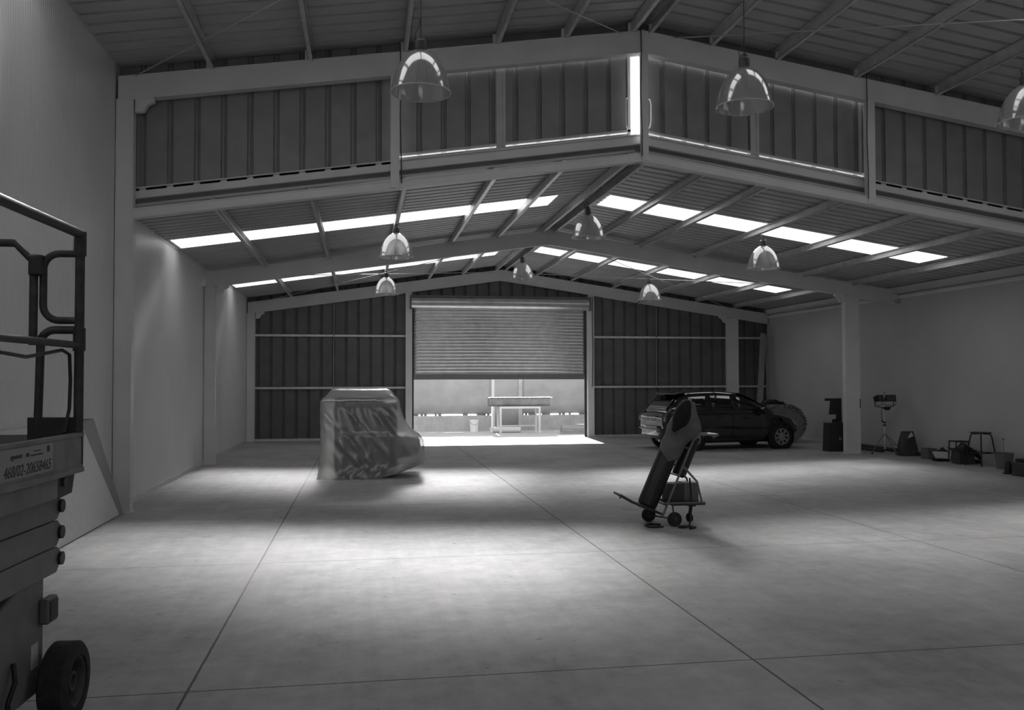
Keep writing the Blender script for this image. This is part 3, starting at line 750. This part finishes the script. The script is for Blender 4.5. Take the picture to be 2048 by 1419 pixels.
# welding set on the tray
ws = thing('welding_box', 'small metal welding set sitting on the rear tray of the trolley', 'welding set', (3.83, 10.42, .263))
MB().box(-.205, .005, -.10, .11, 0, .215).build('casing', mat('welder case', .05, .5), ws, bevel=.008)
MB().box(.006, .19, -.10, .11, 0, .225).build('front_panel', mat('welder front', .13, .5), ws, bevel=.008)
for z in (.14, .17, .20): MB().box(-.13, -.07, -.104, -.10, z, z+.01).build('vent_slot', M_BLACK, ws)
# cable on the floor
cb = MB().tube([(3.86, 10.20, .56), (3.87, 10.19, .40), (3.87, 10.18, .22), (3.84, 10.12, .08), (3.78, 10.02, .012), (3.70, 9.96, .012), (3.64, 9.99, .012), (3.68, 10.06, .012), (3.80, 10.03, .012), (3.83, 9.94, .012), (3.74, 9.88, .012)], .011, 8).tube(
    [(3.48, 10.06, .012), (3.36, 10.05, .012), (3.30, 10.09, .012), (3.30, 10.20, .012), (3.38, 10.26, .012), (3.5, 10.22, .012)], .011, 8).build('welding_cable', M_BLACK, None, 70)
tag(cb, 'black welding cable looping down from the trolley onto the floor', 'cable')

# ------------------------------------------------------------------ car
car = thing('car', 'black five-door hatchback parked by the right wall, seen from behind and its side', 'car', (8.93, 21.45, 0), R(6.5))
M_PAINT = mat('car paint', .006, .12, 0, .6, coat=1.0)
M_GLASS = mat('car glass', .008, .05, 0, .7)
M_TRIM = mat('car trim', .02, .5)
Lc, Wc = 3.83, 1.64
def cs(x, zlo, zsh, hw, hb):     # lower body cross-section: sill width hb, shoulder width hw
    pts = []
    prof = [(0, zlo), (hb*.75, zlo), (hb*.97, zlo+.05), (hw, zlo+(zsh-zlo)*.36), (hw*1.0, zlo+(zsh-zlo)*.55), (hw*.985, zlo+(zsh-zlo)*.72), (hw*.955, zsh-.035), (hw*.90, zsh), (hw*.5, zsh+.02), (0, zsh+.025)]
    right = [Vector((x, -y, z)) for y, z in prof]; left = [Vector((x, y, z)) for y, z in reversed(prof[1:-1])]
    return right + left
ST = [(-1.90, .42, .72, .62, .55), (-1.88, .34, .84, .70, .64), (-1.80, .28, .91, .76, .70), (-1.62, .23, .95, .80, .75), (-1.2, .20, .95, .82, .79), (-.6, .19, .93, .825, .80), (0, .19, .92, .825, .80),
      (.5, .19, .915, .82, .80), (.85, .19, .91, .815, .79), (1.1, .20, .88, .81, .78), (1.35, .21, .835, .80, .77), (1.6, .22, .77, .765, .72), (1.78, .25, .69, .70, .62), (1.88, .31, .60, .60, .52), (1.92, .38, .52, .50, .44)]
body = MB().loft([cs(*q) for q in ST]).build('body', M_PAINT, car, 40)
sub = body.modifiers.new('sub', 'SUBSURF'); sub.levels = 1; sub.render_levels = 2
# cabin: roof shell with pillars, glass set into it
CAB = [(-1.76, .93, .955, .66, .66), (-1.60, .93, 1.16, .70, .60), (-1.42, .93, 1.33, .72, .56), (-1.18, .93, 1.41, .74, .55), (-.8, .93, 1.435, .75, .56), (-.35, .93, 1.44, .755, .565), (.05, .925, 1.415, .755, .56), (.35, .92, 1.33, .75, .56), (.65, .915, 1.18, .735, .60), (.95, .905, 1.02, .70, .64), (1.15, .88, .90, .66, .64)]
def cab(x, z0, z1, hb, ht):
    prof = [(hb, z0-.04), (hb, z0), (hb+(ht-hb)*.5, z0+(z1-z0)*.5), (ht+.01, z1-(z1-z0)*.14), (ht-.06, z1-(z1-z0)*.03), (ht*.5, z1), (0, z1+.006)]
    return [Vector((x, -y, z)) for y, z in prof] + [Vector((x, y, z)) for y, z in reversed(prof[:-1])]
cabin = MB().loft([cab(*q) for q in CAB]).build('cabin', M_PAINT, car, 35)
def cabpt(x, s, out=.006, side=-1):          # s: 0 at belt line .. 1 near the roof edge, on the right-hand side
    for a, b_ in zip(CAB, CAB[1:]):
        if a[0] <= x <= b_[0]:
            t = (x-a[0])/(b_[0]-a[0]); q = [a[i]+(b_[i]-a[i])*t for i in range(5)]
            z = q[1] + (q[2]-q[1])*.86*s; hb, ht = q[3], q[4]
            y = hb + (ht-hb)*min(1, (z-q[1])/max(.01, (q[2]-q[1])*.86))
            return Vector((x, side*(y+out), z))
def glass(name, xs, lo, hi, side):
    rows = [[cabpt(x, lo(x), .008, side) for x in xs], [cabpt(x, .5*(lo(x)+hi(x)), .012, side) for x in xs], [cabpt(x, hi(x), .012, side) for x in xs]]
    MB().grid(rows).build(name, M_GLASS, car, 60, solid=.006)
fr = lambda a, b_, n: [a+(b_-a)*i/n for i in range(n+1)]
for sd in (-1, 1):
    glass('side_window', fr(-.60, .02, 6), lambda x: .08, lambda x: .90, sd)
    glass('side_window', fr(.12, .92, 8), lambda x: .08, lambda x: .90 if x < .75 else .9-(x-.75)*3.2, sd)
    glass('quarter_window', fr(-1.22, -.70, 5), lambda x: .10+max(0, (-1.0-x))*1.2, lambda x: .88, sd)
rw = [[Vector((x, y*w_, z)) for y in fr(-1, 1, 10)] for x, z, w_ in ((-1.735, 1.00, .60), (-1.615, 1.16, .57), (-1.46, 1.315, .53))]
MB().grid(rw).build('rear_window', M_GLASS, car, 60, solid=.006)
wsn = [[Vector((x, y*w_, z)) for y in fr(-1, 1, 10)] for x, z, w_ in ((.22, 1.385, .52), (.50, 1.275, .55), (.80, 1.12, .58), (1.06, .965, .61))]
MB().grid(wsn).build('windscreen', M_GLASS, car, 60, solid=.006)
MB().prism([(-1.52, 1.355), (-1.50, 1.385), (-1.30, 1.415), (-1.22, 1.405), (-1.30, 1.39)], 'y', -.56, .56).build('roof_spoiler', M_PAINT, car, bevel=.006)
bp = MB().loft([[Vector((x, y, z)) for (x, y) in ((-1.70, -.80), (-1.86, -.70), (-1.93, -.45), (-1.95, 0), (-1.93, .45), (-1.86, .70), (-1.70, .80), (-1.6, .6), (-1.6, -.6))] for z in (.34, .42, .55, .60)]).build('rear_bumper', M_PAINT, car, 50, bevel=.02)
MB().box(-1.965, -1.92, -.62, .62, .50, .53).build('bumper_strip', mat('bumper strip', .1, .35), car, bevel=.008)
pt = MB().box(-1.905, -1.888, -.26, .26, .68, .79).build('licence_plate', M_WHITE, car, bevel=.003)
for y in (-.20, -.135, -.07, .03, .09, .15, .21): MB().box(-1.9075, -1.905, -y-.018, -y+.018, .70, .77).build('plate_character', M_INK, pt)
MB().box(-1.93, -1.885, -.34, .34, .815, .84).build('plate_light_bar', M_TRIM, car, bevel=.006)
for sd in (-1, 1):
    MB().prism([(-1.885, .70), (-1.80, .70), (-1.70, .88), (-1.74, .98), (-1.80, .93), (-1.87, .82)], 'y', sd*.62, sd*.775).build('tail_light', mat('tail lamp', .04, .15), car, bevel=.012)
    MB().box(-1.45, 1.5, sd*.812-.01, sd*.812+.02, .52, .56).build('side_moulding', M_TRIM, car, bevel=.006)
    MB().lathe([(0, 0), (.06, .01), (.085, .05), (.09, .10), (.075, .14), (0, .15)], 20, Matrix.Translation((.72, sd*.80, .965)) @ Matrix.Rotation(-sd*PI/2, 4, 'X')).build('wing_mirror', M_PAINT, car, 50)
    for x in (-.52, .22): MB().box(x, x+.18, sd*.825-.012, sd*.825+.02, .775, .80).build('door_handle', M_PAINT, car, bevel=.006)
    for x in (-.08,): MB().box(x-.003, x+.003, sd*.824-.004, sd*.824+.004, .25, .9).build('door_gap', M_BLACK, car)
MB().cyl((-1.9, -.45, .24), (-1.75, -.45, .24), .028, 14).build('exhaust_pipe', mat('exhaust', .5, .3, .8), car, 40)
MB().box(-1.5, 1.5, -.6, .6, .17, .3).build('underbody', M_BLACK, car)
for sd in (-1, 1): MB().prism([(1.80, .56), (1.70, .70), (1.50, .74), (1.62, .60)], 'y', min(sd*.72, sd*.55), max(sd*.72, sd*.55)).build('headlight', mat('headlamp', .3, .1), car, bevel=.01)
def car_wheel(x, sd):
    M = Matrix.Translation((x, sd*.84, .30)) @ Matrix.Rotation(-sd*PI/2, 4, 'X')
    wv = MB().lathe([(.205, -.01), (.21, .0), (.27, .008), (.295, -.01), (.30, -.04), (.30, -.15), (.28, -.18), (.205, -.18)], 44, M, close=True).build('wheel', M_RUBBER, car, 40)
    b = MB(); b.lathe([(0, -.05), (.2, -.05), (.208, -.02), (.208, -.10), (0, -.1)], 40, M)
    b.build('rim', M_BLACK, wv, 40)
    h = MB(); h.lathe([(0, .012), (.045, .012), (.085, .0), (.09, -.02), (0, -.02)], 32, M)
    h.lathe([(.172, -.02), (.172, -.005), (.205, -.002), (.208, -.02)], 40, M, close=True)
    for k in range(8):
        a = 2*PI*k/8 + .2; c, s_ = math.cos(a), math.sin(a)
        q = [(.075*c-.026*s_, .075*s_+.026*c), (.075*c+.026*s_, .075*s_-.026*c), (.185*c+.034*s_, .185*s_-.034*c), (.185*c-.034*s_, .185*s_+.034*c)]
        h.add([M @ Vector((x_, y_, z_)) for z_ in (-.022, -.004) for x_, y_ in q], [(3,2,1,0),(4,5,6,7),(0,1,5,4),(1,2,6,5),(2,3,7,6),(3,0,4,7)])
    h.build('hubcap', mat('hubcap', .30, .35, .3), wv, 40)
    MB().lathe([(.31, .0), (.36, -.004), (.36, -.12), (.31, -.12)], 40, Matrix.Translation((x, sd*.822, .31)) @ Matrix.Rotation(-sd*PI/2, 4, 'X'), close=True).build('wheel_arch', M_BLACK, car, 40)
for x in (1.26, -1.18):
    for sd in (-1, 1): car_wheel(x, sd)

# ------------------------------------------------------------------ things along the right wall
reel = thing('cable_reel', 'large cable drum with lettering round its rim, between the car and the right wall', 'cable drum', (11.33, 22.75, .52), R(-14))
RM = Matrix.Rotation(PI/2, 4, 'X')
M_REEL = mat('reel board', .20, .75, noise_amt=.12)
for y in (-.30, .26): MB().lathe([(.0, 0), (.515, 0), (.52, .02), (.515, .04), (0, .04)], 56, Matrix.Translation((0, y+.04, 0)) @ RM).build('flange', M_REEL, reel, 40)
MB().lathe([(.24, -.24), (.24, .26)], 40, RM).build('core', M_DARK, reel, 40)
MB().lathe([(.0, .302), (.05, .302), (.05, .312), (0, .312)], 24, RM).build('hub_plate', M_DARK, reel, 40)
for i, ch in enumerate('CONDUMEX'):
    a = 92 - i*15.5
    text('lettering', ch, .165, Matrix.Translation((.425*math.cos(R(a)), -.303, .425*math.sin(R(a)))) @ Matrix.Rotation(R(90-a), 4, 'Y') @ RM, M_INK, reel, align='CENTER')
bg_ = MB().loft([[Vector((x+.0, y*.11, z)) for y, z in ((-1, 0), (1, 0), (1.05, h*.6), (.7, h), (-.7, h), (-1.05, h*.6))] for x, h in ((-.30, .07), (-.22, .12), (-.05, .135), (.06, .13), (.14, .09), (.27, .075), (.30, .03))]).build('tool_bag', M_BLACK, None, 50)
bg_.location = (10.98, 22.70, 1.042); tag(bg_, 'black bag lying on top of the cable drum behind the car bonnet', 'bag')
# planks leaning in the far corner
for (x0, x1, y0, y1, wd, zt, lb) in ((11.66, 12.10, 25.1, 25.62, .17, 3.12, 'wide pale plank leaning in the far right corner behind the car'), (12.12, 12.27, 25.35, 25.75, .09, 3.02, 'narrow pale plank leaning in the far right corner beside a wider one')):
    t = MB().beam((x0, y0, .02), (x1, y1, zt), wd, .045, Vector((1, -.2, 0)) if False else Vector((0, -1, 0))).build('plank', mat('timber', .28, .7, noise_amt=.15), None)
    tag(t, lb, 'plank', 'planks in the corner')
# long pipes on the floor against the wall
for (y0, y1, x, r, lb) in ((16.35, 18.9, 12.395, .04, 'long dark pipe on the floor along the right wall, beside the lamp tripod'),
                           (19.2, 21.7, 12.395, .05, 'long dark pipe on the floor along the right wall, behind the cardboard')):
    t = MB().cyl((x, y0, r), (x, y1, r), r, 16).build('pipe', M_DARK, None, 40); tag(t, lb, 'pipe')
t = MB().box(12.29, 12.34, 17.5, 18.75, 0, .07).build('steel_bar', M_DARK, None, bevel=.004); tag(t, 'dark square bar on the floor in front of the pipe at the right wall', 'bar')
t = MB().box(12.0, 12.12, 19.3, 21.2, 0, .06).build('steel_bar', M_DARK, None, bevel=.004); tag(t, 'dark square bar on the floor between the cable drum and the cardboard', 'bar')
# cardboard beside the middle column
M_CARD = mat('cardboard', .035, .85, noise_amt=.12, noise_scale=12)
bx = thing('cardboard_box', 'dark upright cardboard box with a small pale sticker, left of the middle column', 'box', (11.17, 19.72, 0))
MB().prism([(-.245, 0), (.225, 0), (.22, .68), (-.215, .68)], 'y', -.02, .26).build('carton', M_CARD, bx, bevel=.006)
MB().box(.03, .09, -.0235, -.02, .27, .345).build('sticker', M_MID, bx)
sh = MB().prism([(11.38, .0), (11.46, .0), (11.44, 1.26), (11.02, 1.26), (11.015, 1.20), (11.155, 1.20), (11.12, .87), (11.31, .87), (11.30, .77), (11.20, .75), (11.20, 0)], 'y', 19.99, 20.02).build('cardboard_sheet', M_CARD, None)
tag(sh, 'flattened dark carton with cut-out flaps standing up behind the cardboard box', 'cardboard')
# work light on a tripod
tp = thing('work_light', 'twin floodlight on a telescopic tripod standing in front of the right wall', 'work light', (11.95, 19.0, 0))
b = MB().tube([(0, 0, .10), (0, 0, .66)], .020, 10).tube([(0, 0, .64), (0, 0, 1.10)], .015, 10)
b.build('pole', M_GALV, tp, 50)
for z in (.655, .72): MB().lathe([(.018, -.02), (.032, -.016), (.032, .016), (.018, .02)], 16, Matrix.Translation((0, 0, z))).build('collar', M_BLACK, tp, 40)
for a in (195, 275, -35):
    q = Vector((math.cos(R(a)), math.sin(R(a)), 0))
    l = MB().tube([(0, 0, .46), q*.30+Vector((0, 0, .16)), q*.40+Vector((0, 0, .02))], .011, 8).tube([(0, 0, .20), q*.26+Vector((0, 0, .20))], .006, 6).build('leg', M_MID, tp, 50)
    MB().cyl(q*.40, q*.39+Vector((0, 0, .04)), .018, 10).build('rubber_foot', M_BLACK, l, 40)
MB().tube([(-.24, 0, 1.20), (-.24, 0, 1.10), (-.05, 0, 1.06), (.08, 0, 1.06), (.24, 0, 1.10), (.24, 0, 1.20)], .01, 8).build('cross_bar', M_BLACK, tp, 50)
MB().lathe([(0, -.05), (.06, -.04), (.085, .0), (.07, .035), (0, .04)], 20, Matrix.Translation((.06, 0, 1.05))).build('junction_box', M_BLACK, tp, 40)
for x, a in ((-.15, 28), (.14, -6)):
    M_ = Matrix.Translation((x, 0, 1.27)) @ Matrix.Rotation(R(a), 4, 'Z') @ Matrix.Rotation(R(-12), 4, 'X')
    h = MB().add([M_ @ Vector(q) for q in ((-.12,-.07,-.08),(.12,-.07,-.08),(.12,-.07,.08),(-.12,-.07,.08),(-.09,.07,-.055),(.09,.07,-.055),(.09,.07,.055),(-.09,.07,.055))],
                 [(0,1,2,3),(7,6,5,4),(0,4,5,1),(1,5,6,2),(2,6,7,3),(3,7,4,0)]).build('floodlight', M_BLACK, tp, bevel=.006)
    MB().box(-.105, .105, -.076, -.071, -.065, .065, M_).build('lamp_glass', mat('floodlight glass', .07, .1), h)
    MB().tube([M_ @ Vector(q) for q in ((-.135, 0, -.0), (-.135, 0, -.15), (.135, 0, -.15), (.135, 0, 0))], .007, 6).build('bracket', M_BLACK, h)
MB().tube([(0, 0, 1.34), (.0, 0, 1.40), (.01, 0, 1.44)], .008, 6).build('grip', M_DARK, tp)
MB().tube([(-.08, -.02, 1.06), (-.09, -.02, .95), (-.085, -.02, .84), (-.07, -.02, .76)], .006, 6).tube([(-.07, -.02, .775), (-.07, -.02, .725)], .018, 8).build('power_cord', M_BLACK, tp, 50)
# paper sack
sk = thing('sack', 'dark standing sack with a shiny pale top beside the tripod', 'sack', (12.10, 18.36, 0))
rings = []
for z, wx, wy in ((0, .20, .14), (.1, .21, .15), (.28, .19, .13), (.42, .165, .10), (.5, .155, .05), (.55, .15, .015)):
    rings.append([Vector((wx*math.cos(2*PI*k/28)*(abs(math.cos(2*PI*k/28))+.001)**-.4 + .01*noise.noise((k, z*9, 2)), wy*math.sin(2*PI*k/28)*(abs(math.sin(2*PI*k/28))+.001)**-.4 + .012*noise.noise((k*1.3, z*11, 5)), z)) for k in range(28)])
MB().loft(rings).build('bag', mat('sack paper', .05, .7, noise_amt=.3), sk, 60)
MB().grid([[Vector((-.06+.15*i/4, -.115+.03*j+.008*noise.noise((i, j, 7)), .40+.03*j+.012*i)) for i in range(5)] for j in range(4)]).build('foil_patch', mat('foil', .6, .25, .4), sk, 60, solid=.004)
# cartons, tray and odds and ends
def carton(name, lb, x, y, sx, sy, h, m, rz=0, flap=0, cat='box', group=None):
    o = thing(name, lb, cat, (x, y, 0), R(rz), group); t = .012
    MB().box(-sx, sx, -sy, sy, 0, .012).box(-sx, -sx+t, -sy, sy, .012, h).box(sx-t, sx, -sy, sy, .012, h).box(-sx+t, sx-t, -sy, -sy+t, .012, h).box(-sx+t, sx-t, sy-t, sy, .012, h).build('carton', m, o)
    if flap:
        MB().prism([(-sy, h), (-sy-.10, h+.03*flap), (-sy-.10, h+.03*flap+.01), (-sy, h+.01)], 'x', -sx, sx).build('flap', m, o)
        MB().prism([(-sx, h), (-sx-.09, h+.06), (-sx-.09, h+.07), (-sx, h+.01)], 'y', -sy, sy).build('flap', m, o)
    return o
M_CARTL = mat('pale carton', .13, .8, noise_amt=.15)
carton('carton_box', 'small pale carton by the right wall, nearest the dark pipes', 12.08, 17.55, .105, .13, .23, M_CARTL)
t = MB().lathe([(0, .02), (.09, .0), (.12, .06), (.125, .13), (.10, .20), (.04, .24), (.015, .27), (0, .275)], 24).build('canister', M_BLACK, None, 50); t.location = (12.20, 17.27, 0)
tag(t, 'black rounded canister right beside the small pale carton', 'canister')
bd = thing('white_board', 'flat pale board propped at a slant on the floor among the boxes', 'board', (11.98, 17.02, 0), R(-8))
MB().add([(-.17,-.12,.075),(.16,-.12,.055),(.22,.14,.17),(-.11,.14,.18),(-.17,-.12,.09),(.16,-.12,.07),(.22,.14,.185),(-.11,.14,.195)], [(3,2,1,0),(4,5,6,7),(0,1,5,4),(1,2,6,5),(2,3,7,6),(3,0,4,7)]).build('top_sheet', M_LIGHT, bd)
MB().prism([(-.12, 0), (.14, 0), (.14, .05), (-.12, .065)], 'y', -.08, .13).build('support', M_BLACK, bd)
carton('open_carton', 'dark open carton with raised flaps in front of the step stool', 12.06, 16.42, .16, .15, .26, M_DARK, -6, 1)
jk2 = MB().loft([[Vector((x, y*wy, z0+z*hz)) for y, z in ((-1, 0), (-.9, .6), (-.3, 1), (.4, .9), (1, .4), (1, 0))] for x, wy, z0, hz in ((-.20, .05, .26, .06), (-.1, .11, .25, .12), (-.04, .13, .25, .20), (.05, .13, .24, .12), (.18, .12, .20, .08), (.30, .08, .12, .08), (.36, .04, .06, .04))]).build('dark_rags', M_BLACK, None, 50)
jk2.location = (12.08, 16.40, .02); tag(jk2, 'heap of black rags spilling out of the dark open carton', 'rags')
ss = thing('step_stool', 'low dark tube-framed stool half hidden behind the open carton', 'stool', (12.14, 16.66, 0))
MB().box(-.15, .15, -.13, .13, .43, .455).build('seat', M_BLACK, ss, bevel=.006)
for sx_ in (-1, 1):
    for sy_ in (-1, 1): MB().tube([(sx_*.10, sy_*.10, .44), (sx_*.135, sy_*.11, .42), (sx_*.15, sy_*.12, .0)], .013, 10).build('leg', M_BLACK, ss, 50)
st = thing('bar_stool', 'tall black round-seated stool standing against the right wall', 'stool', (12.14, 15.98, 0))
MB().lathe([(0, .645), (.19, .645), (.20, .655), (.19, .668), (0, .67)], 36).build('seat', M_BLACK, st, 40)
for a in (45, 135, 225, 315):
    q = Vector((math.cos(R(a+8)), math.sin(R(a+8)), 0))
    MB().tube([q*.04+Vector((0, 0, .635)), q*.15+Vector((0, 0, .635)), q*.185+Vector((0, 0, .60)), q*.29], .013, 10).build('leg', M_BLACK, st, 50)
qs = [Vector((math.cos(R(a+8)), math.sin(R(a+8)), 0))*.244+Vector((0, 0, .26)) for a in (45, 135, 225, 315)]
MB().tube(qs, .010, 8, closed=True).build('foot_rail', M_BLACK, st, 50)
bk = thing('plastic_bucket', 'translucent pale plastic bucket on the floor right of the tall stool', 'bucket', (12.15, 15.35, 0))
MB().lathe([(0, .008), (.13, .0), (.165, .30), (.17, .31), (.163, .31), (.125, .015), (0, .02)], 36).build('pail', mat('pail', .16, .4), bk, 40)
MB().tube([(.168*math.cos(PI*k/16), .168*math.sin(PI*k/16), .29) for k in range(17)], .004, 6).build('handle', M_MID, bk, 50)
bt = thing('wand', 'thin stick with a dark tip standing in the pale bucket', 'stick', (12.13, 15.33, .02))
MB().cyl((0, 0, 0), (-.01, .0, .55), .006, 8).build('shaft', M_MID, bt); MB().cyl((-.01, 0, .55), (-.01, 0, .565), .022, 12).build('tip', M_DARK, bt)
cr = thing('tool_case', 'dark boxy case with a black lid at the right edge of the photo', 'case', (11.66, 14.15, 0), R(3))
MB().prism([(-.19, 0), (.3, 0), (.28, .24), (-.17, .24)], 'y', -.17, .17).build('case', mat('case grey', .05, .6, noise_amt=.3), cr, bevel=.015)
MB().box(-.09, .32, -.19, .19, .245, .30).build('lid', M_BLACK, cr, bevel=.012)
cn = MB().lathe([(.10, 0), (.10, .012), (.075, .02), (.045, .20), (.03, .225), (0, .23)], 24).build('rubber_cone', M_BLACK, None, 50); cn.location = (11.60, 14.55, 0)
tag(cn, 'squat black rubber cone left of the boxy case at the right edge', 'cone')
# small fittings
fx = MB().box(-.05, .05, -.06, .06, -.03, .03).build('wall_fitting', M_LIGHT, None, bevel=.01); fx.location = (12.40, 19.2, 3.56)
tag(fx, 'small pale fitting on the right wall below the end of the middle rafter', 'fitting')
fx = MB().box(11.42, 11.442, YB-.006, YB, 1.06, 1.27).build('hanging_strip', M_DARK, None); tag(fx, 'short dark strip hanging on the face of the middle right column', 'strip')
hc = MB().tube([(6.80, YC+.01, 4.2), (6.79, YC, 3.6), (6.805, YC, 2.6), (6.79, YC, 1.55), (6.78, YC, 1.50)], .012, 6).build('hoist_chain', M_DARK, None, 60); tag(hc, 'thin dark pull chain hanging down the right post of the roller door', 'chain')
hc = MB().tube([(8.35, YC-.02, 4.25), (8.30, YC-.05, 4.12), (8.1, YC-.05, 3.98), (7.9, YC-.04, 3.96)], .01, 6).build('loose_wire', M_BLACK, None, 60); tag(hc, 'loose black wire drooping across the far rafter right of the roller door', 'wire')
for (x, lb) in ((7.57, 'thin dark cable running down the right gable post'), (3.99, 'thin dark cable running down the ridge post beside the bright slit'), (.50, 'thin dark cable running down the left gable post')):
    z1 = zHt-MH*abs(x-XR); hc = MB().tube([(x, YA-.012, z1+.12), (x+.01, YA-.012, z1-.3), (x, YA-.012, z1-.9), (x+.015, YA-.012, z1-1.5), (x+.02, YA+.0, z1-1.85)], .008, 6).build('hanging_cable', M_DARK, None, 60); tag(hc, lb, 'cable')

# ------------------------------------------------------------------ the yard beyond the roller door
YO = 30.3
def wall_bay(x0, x1, dwarf=True):
    if dwarf: struct(MB().box(x0, x1, YO, YO+.18, -.02, .50).build('wall_yard_dwarf', M_DWARF))
    z0 = .545 if dwarf else -.02
    rows = []
    xs = [x0+(x1-x0)*i/60 for i in range(61)]
    b = MB(); b.grid([[(x, YO+.05+.012*noise.noise((x*1.1, z*2, 4)), z) for x in xs] for z in (z0, .9, 1.3, 1.92)]); 
    struct(b.build('wall_yard_sheet', mat('yard sheet', .40, .6, noise_amt=.12, noise_scale=2), None, 60, solid=.01))
    if dwarf:
        k = MB(); x = x0
        while x < x1-.05:
            if random.random() < .45: k.box(x, min(x1, x+.07+.12*random.random()), YO+.03, YO+.07, .498, .55)
            x += .12
        k.box(x0, x0+.02, YO+.03, YO+.07, .498, .55)
        struct(k.build('trim_sheet_packers', M_MID))
wall_bay(-6, 4.36); wall_bay(4.46, 5.30, False); wall_bay(5.40, 14)
for x, wd, m in ((4.41, .07, M_WHITE), (5.35, .13, M_LIGHT)):
    struct(MB().box(x-wd/2, x+wd/2, YO-.06, YO+.04, -.02, 1.95).build('column_yard_post', m))
tb = thing('trestle_table', 'white steel trestle frame standing in the sunlit yard beyond the door', 'trestle', (5.02, 28.75, -.02))
b = MB()
for y in (-.30, .30): b.box(-.67, .67, y-.03, y+.03, .81, .87)
for x in (-.64, .64): b.box(x-.03, x+.03, -.27, .27, .81, .87)
b.build('top_frame', M_WHITE, tb)
for x in (-.64, .64):
    for y in (-.30, .30): MB().box(x-.03, x+.03, y-.03, y+.03, 0, .81).build('leg', M_WHITE, tb)
MB().box(-.61, .61, .285, .315, .20, .24).build('stretcher', M_WHITE, tb)
gu = thing('sheet_bundle', 'long dark folded sheet bundle lying across the white trestle', 'sheet bundle', (5.05, 28.75, .855))
b = MB(); prof = [(-.20, .27), (-.235, .20), (-.23, .06), (-.16, .0), (.16, .0), (.23, .06), (.235, .20), (.20, .27)]
b.prism(prof, 'x', -1.02, .98).build('bundle', mat('sheet bundle', .20, .5, noise_amt=.3, noise_scale=3), gu, 40)
tp_ = [[Vector((-1.0+2.06*i/40, -.25+.5*j/3, .285+.012*noise.noise((i*.7, j, 3)))) for i in range(41)] for j in range(4)]
MB().grid(tp_).build('top_sheet', M_WHITE, gu, solid=.02)
pr_ = MB().cyl((4.22, 29.05, .075), (5.12, 28.95, .075), .095, 24).build('white_roll', M_WHITE, None, 40); pr_.location.z = 0
tag(pr_, 'white roll lying on the yard floor under the trestle', 'roll')
pk = MB().box(4.10, 4.19, 28.86, 28.96, -.02, .17).build('white_block', M_WHITE, None, bevel=.02); tag(pk, 'small white block left of the white roll under the trestle', 'block')
bu = thing('white_bucket', 'tall white pail standing against the low wall in the yard', 'bucket', (3.68, 29.75, -.02))
MB().lathe([(0, .01), (.13, .0), (.15, .36), (.155, .40), (.145, .40), (.12, .02), (0, .02)], 32).build('pail', mat('white pail', .92, .5), bu, 40)
MB().tube([(.152*math.cos(PI*k/12), -.06-.10*math.sin(PI*k/12), .34-.1*math.sin(PI*k/12)) for k in range(13)], .005, 6).build('handle', M_MID, bu, 50)
for k in range(3):
    t = MB().prism([(6.25+.02*k, 27.9), (9.0, 27.9), (9.1, 29.6), (6.60+.02*k, 29.6)], 'z', -.02+.07*k, .045+.07*k).build('slab', mat('slab', .35, .7, noise_amt=.15), None)
    tag(t, ('lowest', 'middle', 'topmost')[k] + ' grey slab of the flat stack beside the right door post, out in the yard', 'slab', 'slabs stacked in the yard')
t = MB().cyl((7.0, 28.8, .225), (7.75, 28.6, .225), .035, 16).build('white_tube', M_WHITE, None, 40); tag(t, 'white tube lying on top of the grey slab stack in the yard', 'tube')
